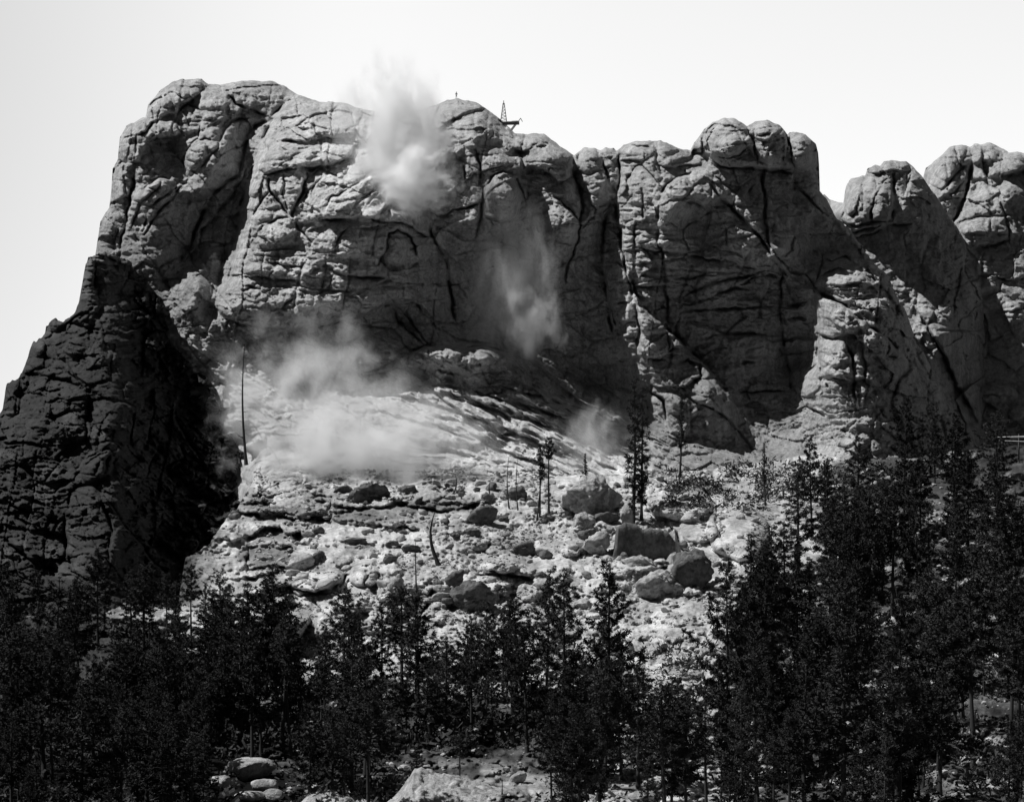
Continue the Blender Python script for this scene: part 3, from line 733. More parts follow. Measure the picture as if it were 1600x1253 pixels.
ridge, _ = build_layer('rocky_ridge', -290, 408, SKY_D, [(-290,1300),(300,1300),(330,1000),(408,900)], depth_D, M_SCHIST, lambda x, y: 1.0+2.2*(1-sstep(385, 520, y+60*fbm(x/40, y/40, 3, 140)))+0.9*sstep(0.1, 0.5, fbm(x/50, y/30, 4, 141))*(1-sstep(170, 230, x)), rough=7.0, round_w=16, round_d=6)
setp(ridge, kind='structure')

# ------------------------------------------------------------------ ground: talus and forest floor
GY = np.array([(640,600),(700,556),(740,520),(800,481),(850,455),(900,430),(950,408),(1000,388),(1050,366),(1100,345),(1150,322),(1200,298),(1253,272),(1350,230),(1500,185)], float)
CR_G = parse('''
g2 X : 640,730 610,800 560,870
g2 X : 800,740 790,850 770,950
g2 M : 900,760 895,840 930,930
g2 X : 1100,900 1070,960 1030,1040
g2 M : 20,900 100,960 150,1010 240,1060
g2 M : 1340,800 1450,810 1548,830
g2 M -4 12 : 20,345 120,355 240,335 380,340 490,360
g2 M -3 12 : 10,395 150,400 300,380 500,400
g2 X -5 14 : 0,445 130,460 250,480 350,475 500,490
g2 M -4 12 : 510,410 640,425 780,425 870,400
g2 M -4 12 : 510,490 620,500 750,510 850,525 930,520
g2 m -3 10 : 520,450 640,450 760,460
g2 M : 505,360 505,500
g2 X -6 16 : 870,390 960,410 1050,430 1180,440 1290,420 1380,380
g2 M -4 12 : 830,520 930,535 1010,545
g2 M -4 12 : 570,510 700,525 790,530
g2 X -8 20 : 0,590 60,580 130,540 220,550 320,575 350,600
g2 m -3 8 : 30,650 150,640 290,650
g2 M -4 10 : 20,770 150,760 290,760
g2 M : 30,640 25,720 30,800
g2 X -5 12 : 0,830 120,815 220,790 300,770
g2 M -4 12 : 450,780 520,790 560,770
g2 M -4 12 : 560,790 610,750 640,730
g2 M -5 14 : 170,900 260,880 340,900 420,920 500,890 560,850
g2 M : 130,850 150,930
g2 M : 720,740 720,800 700,860
g2 X : 790,740 800,830 760,920
g2 m : 410,880 430,840 480,800
g2 M -4 12 : 400,940 450,1000 520,1060
g2 m -3 10 : 220,1000 280,1040 330,1080
g2 X -6 14 : 1180,860 1210,800 1260,790
g3 M -4 12 : 0,780 90,800 200,820 280,850
g3 m : 380,590 385,650
g3 X -5 12 : 860,790 960,780 1050,760
g3 M : 1250,310 1290,360 1330,420 1330,500 1360,590
g3 X -6 14 : 1060,530 1090,580 1110,630 1200,700 1260,760
g3 m : 1370,440 1450,440 1548,430
g3 m : 1400,480 1480,460
g3 M -3 10 : 960,230 1080,270 1200,310
g3 M -3 12 : 0,850 100,880 200,890
g4 M -4 12 : 600,140 700,170 790,230
g4 m -3 8 : 600,220 690,240 780,270
b1 M -4 12 : 770,0 850,40 960,75
b1 M -3 10 : 770,100 870,130 1000,130
b1 M -3 10 : 770,170 880,195 1000,190
b1 M -3 10 : 1030,180 1120,170
b1 m -3 8 : 1040,230 1140,210
b1 M -4 10 : 1020,270 1110,260 1180,240
''')
B_G = [('g2',600,960,120,60,15,3),('g2',830,880,70,80,0,3),('g2',930,880,60,70,0,2.5),('g2',1050,860,80,60,0,2.5),('g2',1450,850,110,50,0,2.5),('g2',150,1000,110,50,-25,3),('g2',290,1090,80,50,0,2.5),('g3',60,900,100,40,0,2.5),('g3',250,900,90,50,0,2),('g4',60,760,60,60,0,3),('g4',380,230,90,40,25,3),('g2',420,850,160,55,-14,4),('g2',250,830,120,45,-14,3),('g2',700,790,110,80,0,4),('g2',860,780,60,70,0,3),('g2',520,840,90,60,-20,3),('g2',100,890,120,50,-10,3),('g2',1400,560,150,60,-10,2.5),('g2',1480,740,110,60,10,2.5),
 ('g3',120,620,150,70,-5,3),('g3',120,760,150,55,5,4),('g3',480,640,100,60,0,3),('g3',1100,380,200,120,10,5),('g3',1450,560,180,160,20,6),('g3',1230,520,120,100,0,3),('g3',950,640,60,60,0,2),('g2',80,430,90,30,0,2),('g2',280,430,200,25,0,2),
 ('b2',560,150,160,90,-20,5),('b2',400,60,120,60,-20,4),('b1',1100,330,80,60,0,4)]
ST_G = [(455,800,90,35,2,7,2.6),(560,790,110,26,3,7,2.4),(690,785,90,18,2,7,2.4),(430,870,70,40,-2,9,1.8),(300,970,90,50,4,10,2.6),(430,940,110,40,-18,12,1.6),(1080,760,180,60,14,10,2.0),(1340,740,120,50,16,10,2.2),(900,740,170,40,18,8,2.0),(480,960,110,50,22,12,1.6)]
def depth_G(PX, PY):
    Y = np.interp(PY, GY[:, 0], GY[:, 1])
    Y = Y + 10*fbm(PX/190, PY/130, 3, 91) - 14*sstep(1200, 1500, PX)*sstep(900, 1000, PY)*0
    inb = (1-sstep(1500, 1700, np.abs(PX-800)+600))
    Y = Y + 1.3*polyfield(PX, PY, CR_G, jit=3.0, seed=8) - 2.6*bulges(PX, PY, B_G) + 1.5*striae(PX, PY, ST_G)
    Y = Y - 9.0*billow(PX/90+fbm(PX/50, PY/40, 3, 92)*0.5, PY/46, 2, 93) + 3.0*fbm(PX/40, PY/24, 4, 94)
    ww = 6*fbm(PX/16, PY/12, 3, 95); wz = 4*fbm(PX/16, PY/12, 3, 96)
    Y = Y + 1.3*sstep(0.4, 0.7, vnoise(PX/70, PY/40, 98))*(1-ridged((PX+ww)/60, (PY+wz)/9, 2, 99))
    slab = np.exp(-(((PX-1140)/120)**2+((PY-820)/75)**2)**2)+np.exp(-(((PX-840)/75)**2+((PY-850)/32)**2)**2)+0.8*np.exp(-(((PX-480)/80)**2+((PY-905)/28)**2)**2)
    slab = np.clip(slab, 0, 1)*(0.75+0.25*sstep(0.3, 0.6, vnoise(PX/30, PY/20, 171)))
    Y0 = np.interp(PY, GY[:, 0], GY[:, 1]) + 10*fbm(PX/190, PY/130, 3, 91) - 2.6*bulges(PX, PY, B_G) + 1.3*polyfield(PX, PY, CR_G, jit=3.0, seed=8) + 2.0*fbm(PX/45, PY/26, 3, 173)
    Y = Y*(1-0.8*slab) + 0.8*slab*Y0
    Y = Y + (1-0.65*slab)*1.6*fbm(PX/8, PY/4.5, 4, 101, 0.65)
    # loose blocks lying in the talus, two sizes
    for cs, amp, sd, th in ((21, 3.6, 12, 0.56), (8.5, 1.7, 15, 0.46)):
        f1, e, h, t = voro((PX+ww*0.6)/cs, (PY+wz*0.6)/(cs*0.56), sd)
        lump = sstep(th, th+0.15, vnoise(PX/55, PY/34, 97+sd)+0.10*np.exp(-((PX-640)/330)**2-((PY-790)/90)**2))
        pick = (h > -0.2)*1.0
        Y = Y - (1-0.85*slab)*lump*pick*np.clip(1-f1*1.5, 0, 1)**0.55*amp*(0.7+h)
    return Y
def tone_G(PX, PY):
    t = 1.0 + 0*PX
    n = fbm(PX/34, PY/20, 5, 99)*0.55 + 0.5
    bl = sstep(-60, 200, 330-PX+0.7*(PY-1000))*sstep(920, 1010, PY)             # dark forest floor with tree shade painted in, in ragged patches
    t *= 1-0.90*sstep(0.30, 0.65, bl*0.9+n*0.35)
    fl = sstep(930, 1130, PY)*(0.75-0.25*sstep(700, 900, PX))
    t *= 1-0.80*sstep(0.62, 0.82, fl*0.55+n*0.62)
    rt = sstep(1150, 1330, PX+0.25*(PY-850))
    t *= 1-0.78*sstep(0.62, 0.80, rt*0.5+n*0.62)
    t *= 1-0.82*sstep(1060, 1110, PY+30*(n-0.5))*(1-sstep(860, 960, PX))*(1-0.7*sstep(1180, 1215, PY)*sstep(600, 620, PX))  # shade between the foreground pines painted into the ground
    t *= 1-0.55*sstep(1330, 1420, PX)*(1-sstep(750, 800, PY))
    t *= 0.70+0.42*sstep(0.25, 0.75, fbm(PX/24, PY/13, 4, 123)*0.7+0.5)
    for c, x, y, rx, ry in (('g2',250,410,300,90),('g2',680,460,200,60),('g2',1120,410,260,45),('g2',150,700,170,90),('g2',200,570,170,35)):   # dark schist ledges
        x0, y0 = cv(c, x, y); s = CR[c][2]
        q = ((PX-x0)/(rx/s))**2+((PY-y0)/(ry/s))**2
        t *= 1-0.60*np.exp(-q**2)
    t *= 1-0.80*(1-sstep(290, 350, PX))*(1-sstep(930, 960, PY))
    return t
def build_ground():
    xs = np.concatenate([np.linspace(-2600, -700, 24, endpoint=False), np.arange(-700, -80, 6.0), np.arange(-80, 1680, 1.5), np.arange(1680, 2300, 6.0), np.linspace(2300, 4200, 24)])
    TOP = np.array([(-2600,965),(150,964),(198,938),(244,957),(276,955),(284,902),(290,868),(328,850),(346,820),(372,795),(388,768),(399,742),(406,716),(440,728),(560,741),(700,742),(860,744),(1000,742),(1100,734),(1200,722),(1300,702),(1420,716),(1500,704),(1600,694),(4200,694)], float)
    top = np.interp(xs, TOP[:, 0], TOP[:, 1]) + 3*fbm(xs/14, xs*0+4.4, 3, 51)+10*fbm(xs/13, xs*0+6.4, 4, 53)*(1-sstep(380, 400, xs))
    ys = np.arange(690.0, 1320.5, 1.6)
    PX = np.repeat(xs[None, :], len(ys), 0); PY = np.maximum(ys[:, None], top[None, :])
    Y = depth_G(PX, PY)
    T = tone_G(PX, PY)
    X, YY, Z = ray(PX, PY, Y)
    R = np.stack([X, YY, Z], -1)
    rows = []; tr = []
    for dy in (300, 60, 14):
        r = R[0].copy(); r[:, 1] += dy; r[:, 2] += 0.02*dy; rows.append(r[None]); tr.append(T[:1])
    rows.append(R); tr.append(T)
    for k, (yy, zz) in enumerate(((180, -23.5), (120, -22), (60, -12), (25, -4), (0, -2.2), (-60, -2.5), (-900, -12))):
        r = R[-1].copy(); r[:, 1] = yy; r[:, 2] = zz; r[:, 0] = (xs-CX)/F*max(yy, 200)*1.0
        rows.append(r[None]); tr.append(T[-1:])
    V = np.concatenate(rows, 0); T = np.concatenate(tr, 0); nr = V.shape[0]; nx = len(xs)
    idx = np.arange(nr*nx).reshape(nr, nx)
    q = np.stack([idx[:-1, :-1], idx[1:, :-1], idx[1:, 1:], idx[:-1, 1:]], -1).reshape(-1, 4)
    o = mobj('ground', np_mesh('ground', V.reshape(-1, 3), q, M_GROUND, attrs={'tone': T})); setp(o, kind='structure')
    return xs, top, ys, Y
g_xs, g_top, g_ys, g_Y = build_ground()
def groundY(px, py):
    i = int(np.clip(np.searchsorted(g_xs, px)-1, 0, len(g_xs)-2))
    j = int(np.clip(round((py-g_ys[0])/(g_ys[1]-g_ys[0])), 0, len(g_ys)-1)); return float(g_Y[j, i])
def gp(px, py):
    return Vector(ray(px, py, groundY(px, py)))
# the plain far around the mountain
sq = 9000.0
pl = mobj('terrain', np_mesh('terrain', np.array([(-sq,-sq,-40),(sq,-sq,-40),(sq,sq,-40),(-sq,sq,-40)]), np.array([[0,1,2,3]]), flat_mat('distant plain', 0.06, 0.3, 0.01)))
setp(pl, kind='structure')


# ------------------------------------------------------------------ boulders
def ico(n):
    import bmesh
    bm = bmesh.new(); bmesh.ops.create_icosphere(bm, subdivisions=n, radius=1.0)
    bm.verts.ensure_lookup_table()
    V = np.array([v.co[:] for v in bm.verts]); Fc = np.array([[v.index for v in f.verts] for f in bm.faces]); bm.free()
    return V, Fc
ICO = {n: ico(n) for n in (2, 3, 4, 5)}
def n3(V, sc_, seed):
    x, y, z = V.T*sc_
    return (fbm(x+0.3*z, y+7, 3, seed)+fbm(y+0.3*x, z+3, 3, seed+1)+fbm(z+0.3*y, x+5, 3, seed+2))/1.6
def rock_verts(seed, n=4, cuts=11, rounded=0.5, rough=0.10, front=False):
    r = np.random.RandomState(seed); V, Fc = ICO[n]
    N = r.normal(size=(cuts, 3)); N /= np.linalg.norm(N, axis=1)[:, None]
    d = r.uniform(0.52, 0.95, cuts)
    if front:                                             # a broken face towards the valley
        N[0] = np.array([r.uniform(-0.1, 0.5), -1, -0.42]); N[0] /= np.linalg.norm(N[0]); d[0] = r.uniform(0.35, 0.55)
        N[1] = np.array([-0.45, -0.2, 1.0]); N[1] /= np.linalg.norm(N[1]); d[1] = r.uniform(0.6, 0.75)
    rounded = rounded*0.32
    dots = np.clip(V@N.T, 1e-3, None)
    rad = np.minimum(1.25, (d[None, :]/dots))
    k = 42.0
    rr = -np.log(np.sum(np.exp(-k*rad), 1)+np.exp(-k*1.15))/k
    rr = (1-rounded)*rr + rounded*0.95
    P = V*rr[:, None]
    P = P + V*(rough*(1.3*n3(P, 1.7, seed % 50)+0.6*n3(P, 5.0, seed % 50+5)+0.5*np.abs(n3(P, 4.0, seed % 50+15))*2+0.5*n3(P, 13.0, seed % 50+9)))[:, None]
    return P, Fc
def boulder(name, px, py, wpx, hpx, seed, label, mat=M_BOULDER, group=None, rot=0.0, n=4, deep=0.9, cuts=11, rounded=0.40, rough=0.15, cat='boulder', sink=0.16, lean=0.0, extra=None):
    """px,py: where the middle of its foot meets the ground, wpx,hpx: visible size"""
    Y = groundY(px, py); s = Y/F
    P, Fc = rock_verts(seed, n, cuts, rounded, rough, front=(rounded < 0.62 and name == 'boulder'))
    if extra is not None: P = extra(P)
    rx, rz = wpx*s/2, hpx*s/2*(1+sink)
    P = P*np.array([rx, rx*deep, rz])
    c, sn = math.cos(rot), math.sin(rot); c2, s2 = math.cos(lean), math.sin(lean)
    P = np.stack([P[:, 0]*c2-P[:, 2]*s2, P[:, 1], P[:, 0]*s2+P[:, 2]*c2], -1)
    ang = rot
    me = np_mesh(name, P, Fc, mat)
    o = mobj(name, me); b = Vector(ray(px, py, Y+rx*deep*0.55)); o.location = (b.x, b.y, b.z+rz*(1-2*sink))
    o.rotation_euler = (0, 0, ang)
    setp(o, label, cat, group); return o
def bp(c, x, y): return cv(c, x, y)
def sz(c, w): return w/CR[c][2]
BL = [  # frame, centre x, foot y, width, height (frame px), seed, material, label, kwargs
 ('g3',605,470,270,225,11,0,'giant rounded granite boulder with a dark split front, behind the three thin pines',dict(n=5,rounded=0.55,rot=0.4)),
 ('g3',565,535,130,95,12,0,'rounded boulder lying just below the giant split boulder',dict(rounded=0.6)),
 ('g3',700,500,110,70,13,1,'low dark boulder wedged right of the giant split boulder',dict()),
 ('g3',810,490,90,100,14,0,'upright pale block beside the foot of the bushy dark pine',dict(rounded=0.3)),
 ('g3',640,675,150,100,17,0,'smooth grey boulder left of the anvil-shaped boulder',dict(rounded=0.55)),
 ('g3',230,685,125,80,18,1,'dark egg-shaped rock standing alone on the pale slab slope',dict(rounded=0.6)),
 ('g3',895,800,220,110,19,0,'pale rounded outcrop block directly under the anvil-shaped boulder',dict(rounded=0.5)),
 ('g3',990,950,250,165,20,0,'large pale weathered block with pitted front, lowest of the pile under the anvil-shaped boulder',dict(n=5,rounded=0.35,rough=0.13)),
 ('g3',1185,870,210,190,21,1,'grey wedge-shaped boulder in shade at the right end of the boulder pile',dict(rounded=0.35,deep=0.7)),
 ('g3',320,825,85,45,22,1,'small dark flat rock above the forest edge, below the pale slab slope',dict()),
 ('g3',180,370,110,70,23,1,'squat dark rock at the foot of two slim bare trunks',dict()),
 ('g3',600,590,110,60,24,1,'dark rock roofed over a small shadowed hollow below the giant split boulder',dict()),
 ('g3',540,990,100,45,25,0,'flat pale stone showing between the pine tops',dict()),
 ('g2',730,385,165,115,26,1,'big broken rock with a scooped hollow front in the middle of the rubble',dict(n=5,rounded=0.3,rough=0.16)),
 ('g2',945,335,105,50,27,1,'dark loaf-shaped rock on the rubble crest below the dust',dict(rounded=0.6)),
 ('g2',1375,515,120,115,28,1,'dark upright arch-shaped rock standing in front of the pale slabs',dict(rounded=0.4,lean=-0.5)),
 ('g2',1310,575,90,50,29,1,'low dark rock at the foot of the arch-shaped rock',dict()),
 ('g2',570,320,90,38,30,1,'thin dark slab on the rubble left of the scooped rock',dict()),
 ('g2',1300,1010,215,155,31,1,'big dark shaded boulder at the forest edge left of the pale slope',dict(n=5,rounded=0.4)),
 ('g2',965,1035,80,115,32,1,'dark knob-shaped boulder with a bright cap beside a thin snag',dict(rounded=0.6)),
 ('g2',870,1090,115,75,33,1,'dark overhanging boulder with a black underside, left of the knob-shaped boulder',dict()),
 ('g2',430,735,70,70,34,1,'black cube-like rock on top of the pale slab edge',dict(rounded=0.2)),
 ('g2',330,770,120,80,35,0,'pale block at the end of the banded dark ledge',dict(rounded=0.25)),
 ('g2',635,620,110,36,36,1,'long flat dark rock lying in the rubble field',dict()),
 ('g2',860,640,65,45,37,1,'dark rock near the middle of the rubble field',dict()),
 ('g2',965,660,110,42,38,1,'flat dark rock right beside the thin snag in the rubble',dict()),
 ('g2',850,725,70,50,39,1,'dark rock perched above the knobbly pale outcrop',dict()),
 ('g2',1370,660,85,55,40,0,'pale two-toned rock on the slabs below the arch-shaped rock',dict()),
 ('g2',105,130,130,100,41,1,'dark craggy boulder beside the tall bare dead tree',dict(rounded=0.3)),
 ('g2',290,190,90,30,42,1,'low dark rock between the craggy boulder and the dust cloud',dict()),
 ('g2',430,560,60,40,43,1,'dark lump above the pale slabs at the left of the rubble',dict()),
 ('g2',720,565,60,35,44,0,'small rounded grey rock under the dark ledge',dict()),
 ('g2',870,910,90,100,45,0,'pale rounded block among the knobbly outcrop left of the snag',dict(rounded=0.5)),
 ('g2',1230,880,100,100,46,1,'dark cleft block above the big shaded boulder',dict(rounded=0.2)),
 ('g2',1090,930,100,90,47,1,'dark pillar-like rock right of the thin snag',dict(rounded=0.3)),
 ('g4',760,290,150,60,48,0,'pale layered rock at the foot of the right-hand buttress',dict(rounded=0.4)),
 ('g4',435,450,95,80,49,0,'bright wedge-shaped stone between the right-hand pines',dict(rounded=0.15)),
 ('g4',790,1250,150,100,50,0,'bright wedge of rock deep in the right-hand forest',dict(rounded=0.2)),
 ('g4',830,1140,200,110,51,0,'pale arch-topped rock above the bright wedge in the forest',dict(rounded=0.4)),
 ('g4',1230,660,130,50,52,0,'narrow bright rock ledge high in the right-hand forest',dict()),
 ('g4',1240,900,90,90,53,0,'pale rock gleaming between trunks near the right edge',dict()),
 ('b2',330,1060,325,155,54,2,'large smooth whale-backed boulder in the foreground',dict(n=5,rounded=0.72,rough=0.06)),
 ('b2',170,1105,155,75,55,2,'shaded flat-topped rock left of the whale-backed boulder',dict(rounded=0.5)),
 ('b2',435,1125,190,85,56,2,'rounded bread-shaped boulder below the whale-backed boulder',dict(rounded=0.7,rough=0.06)),
 ('b2',330,1190,210,75,57,2,'smooth pale boulder at the bottom edge, left of the pair',dict(rounded=0.65,rough=0.06)),
 ('b2',480,1190,130,80,58,2,'egg-shaped boulder at the bottom edge, right of the pair',dict(rounded=0.7,rough=0.06)),
 ('b2',735,1130,90,50,59,2,'small rounded boulder left of the foreground outcrop',dict(rounded=0.6)),
 ('b2',860,1180,150,60,60,2,'low rounded boulder at the bottom edge between the two outcrops',dict(rounded=0.6)),
 ('b3',430,1065,90,60,61,2,'bright stone behind the sloping foreground outcrop',dict(rounded=0.4)),
 ('b3',1165,1192,130,75,62,2,'pale wedge of rock at the bottom edge under a tilted trunk',dict(rounded=0.2)),
]
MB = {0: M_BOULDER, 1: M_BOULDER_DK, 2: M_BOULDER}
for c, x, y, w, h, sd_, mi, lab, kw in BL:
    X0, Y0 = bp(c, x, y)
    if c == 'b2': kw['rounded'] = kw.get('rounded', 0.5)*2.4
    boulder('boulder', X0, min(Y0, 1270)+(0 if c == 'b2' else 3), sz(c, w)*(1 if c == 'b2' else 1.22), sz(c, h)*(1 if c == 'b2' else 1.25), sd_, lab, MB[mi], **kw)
# the sloping foreground outcrop: a crest that falls to the right, its back dropping to the forest floor
def outcrop(label, crest, px0, px1, Y0, depth_m, seed, mat, base=1262, ex=1.7, name='rock_outcrop', cat='rock', cell=2.6, amp=1.0, lean=0.0):
    C_ = np.array(crest, float); nx, nw = 150, 90
    px = np.linspace(px0, px1, nx); w = np.linspace(-0.35, 1.0, nw)
    PX, W = np.meshgrid(px, w)
    s_ = Y0/F
    hz = (base-np.interp(px, C_[:, 0], C_[:, 1]))*s_*(1+0.05*fbm(px/12, px*0+seed, 3, seed))
    H = hz[None, :]*np.where(W < 0, 1-(W/0.35)**2, 1-(0.95 if ex < 3 else 1.05)*np.clip(W, 0, 1)**ex)
    X = (PX-CX)*s_; Yw = Y0+4-W*depth_m
    f1, e, h, t = voro(X/cell+seed+0.4*fbm(X/2, Yw/2, 3, seed), Yw/(cell*1.4), seed % 9)
    H = H + amp*(0.30*h+0.5*t-0.35*np.exp(-e/0.05)+0.35*fbm(X/1.6, Yw/1.6, 4, seed)+0.08*fbm(X/0.3, Yw/0.3, 3, seed+2))
    Yw = Yw - lean*np.clip(H, 0, None)*sstep(0.5, 0.9, W) + 0.25*amp*fbm(X/1.3, H/1.3, 4, seed+5)
    V = np.stack([X, Yw, (HZ-base)*s_+H], -1).reshape(-1, 3)
    V = np.concatenate([V, V*np.array([1, 1, 0])+np.array([0, 0, (HZ-base-30)*s_])])
    i = np.arange(nx*nw).reshape(nw, nx)
    q = np.stack([i[:-1, :-1], i[:-1, 1:], i[1:, 1:], i[1:, :-1]], -1).reshape(-1, 4)[:, ::-1]
    rim = np.concatenate([i[0, :], i[1:, -1], i[-1, -2::-1], i[-2:0:-1, 0]]); n = nx*nw
    side = np.stack([rim, np.roll(rim, -1), np.roll(rim, -1)+n, rim+n], -1)
    o = mobj(name, np_mesh(name, V, np.concatenate([q, side]), mat)); setp(o, label, cat)
outcrop('pale slab outcrop in the foreground with a peaked crest sloping down to the right', [(596, 1262), (622, 1240), (646, 1202), (656, 1200), (664, 1206), (700, 1214), (745, 1223), (790, 1234), (840, 1246), (862, 1262)], 596, 862, 268, 11, 71, M_BOULDER)
_Y = groundY(1005, 868)
outcrop('wide anvil-shaped boulder with a flat top and dark smooth front face', [(955, 874), (961, 850), (964, 823), (975, 817), (993, 818), (1001, 826), (1040, 829), (1048, 838), (1046, 860), (1052, 874)], 955, 1052, _Y, 7.0, 15, M_BOULDER_DK, base=872, ex=14.0, name='boulder', cat='boulder', cell=5, amp=0.4, lean=0.40)  # dark granite stands in for the shade on its front
outcrop('tall leaning slab propped against the right end of the anvil-shaped boulder', [(1036, 898), (1042, 850), (1048, 830), (1056, 826), (1063, 848), (1070, 872), (1082, 898)], 1036, 1082, _Y-4, 6.0, 16, M_BOULDER, base=896, ex=1.3, name='boulder', cat='boulder', cell=5, amp=0.5)
outcrop('low rounded rock shelf at the bottom edge left of the peaked outcrop', [(462, 1262), (480, 1240), (510, 1236), (540, 1244), (575, 1250), (592, 1262)], 462, 592, 266, 7, 74, M_BOULDER)

# medium rocks one can count: individuals that share a few shapes
protos = []
for k in range(8):
    P, Fc = rock_verts(200+k, 3, 9, 0.25, 0.12)
    protos.append((np_mesh('boulder', P, Fc, M_RUBBLE), np_mesh('boulder', P, Fc, M_BOULDER_DK)))
rnd = random.Random(5)
zones = [((430, 1190), (752, 850), 130, 'pale broken rock in the rubble field below the dust cloud', 'rocks strewn over the rubble field', (9, 20)),
         ((420, 1150), (850, 960), 80, 'weathered rock on the lower talus just above the forest', 'rocks on the lower talus', (10, 26)),
         ((1000, 1240), (735, 830), 30, 'broken rock on the slope right of the bushy dark pine', 'rocks on the right-hand slope', (8, 18)),
         ((1240, 1590), (760, 1150), 45, 'bright rock glimpsed between the right-hand pines', 'rocks among the right-hand pines', (10, 26)),
         ((560, 1200), (980, 1230), 45, 'pale rock glimpsed between the foreground pine trunks', 'rocks among the foreground pines', (10, 26))]
for (xa, xb), (ya, yb), n_, lab, grp, (s0, s1) in zones:
    for i in range(n_):
        x = rnd.uniform(xa, xb); y = rnd.uniform(ya, yb)
        wpx = s0+(s1-s0)*rnd.random()**2.2
        Y = groundY(x, y); s = Y/F*wpx/2
        me = protos[rnd.randrange(8)][1 if rnd.random() < 0.28 else 0]
        o = bpy.data.objects.new('boulder', me); link(o)
        b = Vector(ray(x, y, Y)); a_, b_, c_ = rnd.uniform(0.8, 1.2), rnd.uniform(0.7, 1.2), rnd.uniform(0.5, 0.85)
        o.location = b+Vector((0, 0, s*c_*0.5)); o.scale = (s*a_, s*b_, s*c_)
        o.rotation_euler = (rnd.uniform(-0.3, 0.3), rnd.uniform(-0.3, 0.3), rnd.uniform(0, 6.28))
        setp(o, lab, 'rock', grp)
# rubble too small to count: one object
def make_rubble():
    r = np.random.RandomState(9); V0, F0 = ICO[2]; V1, F1 = V0[:12], None
    import bmesh
    bm = bmesh.new(); bmesh.ops.create_icosphere(bm, subdivisions=1, radius=1.0)
    V0 = np.array([v.co[:] for v in bm.verts]); F0 = np.array([[v.index for v in f.verts] for f in bm.faces]); bm.free()
    VV = []; FF = []; o = 0
    def put(x, y, wpx):
        nonlocal o
        Y = groundY(x, y); s = Y/F*wpx/2
        P = V0*(1+r.uniform(-0.35, 0.35, (len(V0), 1)))*np.array([r.uniform(0.8, 1.3), r.uniform(0.7, 1.2), r.uniform(0.5, 0.9)])*s
        a = r.uniform(0, 6.28); c, sn = math.cos(a), math.sin(a)
        P = np.stack([P[:, 0]*c-P[:, 1]*sn, P[:, 0]*sn+P[:, 1]*c, P[:, 2]], -1)
        b = np.array(ray(x, y, Y)); b[2] += 0.3*s
        VV.append(P+b); FF.append(F0+o); o += len(V0)
    n = 0
    while n < 5200:
        x = r.uniform(395, 1230); y = 735+r.rand()**1.3*240
        if vnoise(np.array([x/40]), np.array([y/22]), 3)[0] < 0.42: continue
        put(x, y, 2.5+6*r.rand()**3); n += 1
    for k in range(2200):
        put(r.uniform(420, 1600), r.uniform(930, 1253), 3+9*r.rand()**3)
    for k in range(500):
        put(r.uniform(1200, 1500), r.uniform(720, 900), 3+7*r.rand()**3)
    me = np_mesh('rubble', np.concatenate(VV), np.concatenate(FF), M_RUBBLE, smooth=False)
    ob = mobj('rubble', me); setp(ob, 'pale blasted rubble and gravel covering the talus below the cliff', 'rubble', kind='stuff')
make_rubble()

# ------------------------------------------------------------------ trees
def tube(path, rad, ns=6):
    path = np.array(path, float); n = len(path); V = []
    for i in range(n):
        d = path[min(i+1, n-1)]-path[max(i-1, 0)]; d /= np.linalg.norm(d)+1e-9
        a = np.cross(d, [0.31, 0.87, 0.2]); a /= np.linalg.norm(a)+1e-9; b = np.cross(d, a)
        for k in range(ns):
            t = 2*math.pi*k/ns; V.append(path[i]+rad[i]*(math.cos(t)*a+math.sin(t)*b))
    Fq = []
    for i in range(n-1):
        for k in range(ns):
            Fq.append((i*ns+k, i*ns+(k+1) % ns, (i+1)*ns+(k+1) % ns, (i+1)*ns+k))
    return np.array(V), np.array(Fq)
class Acc:
    def __init__(s): s.V = []; s.F = []; s.n = 0
    def add(s, V, Fq): s.V.append(V); s.F.append(Fq+s.n); s.n += len(V)
    def mesh(s, name, mat, smooth=True): return np_mesh(name, np.concatenate(s.V), np.concatenate(s.F), mat, smooth)
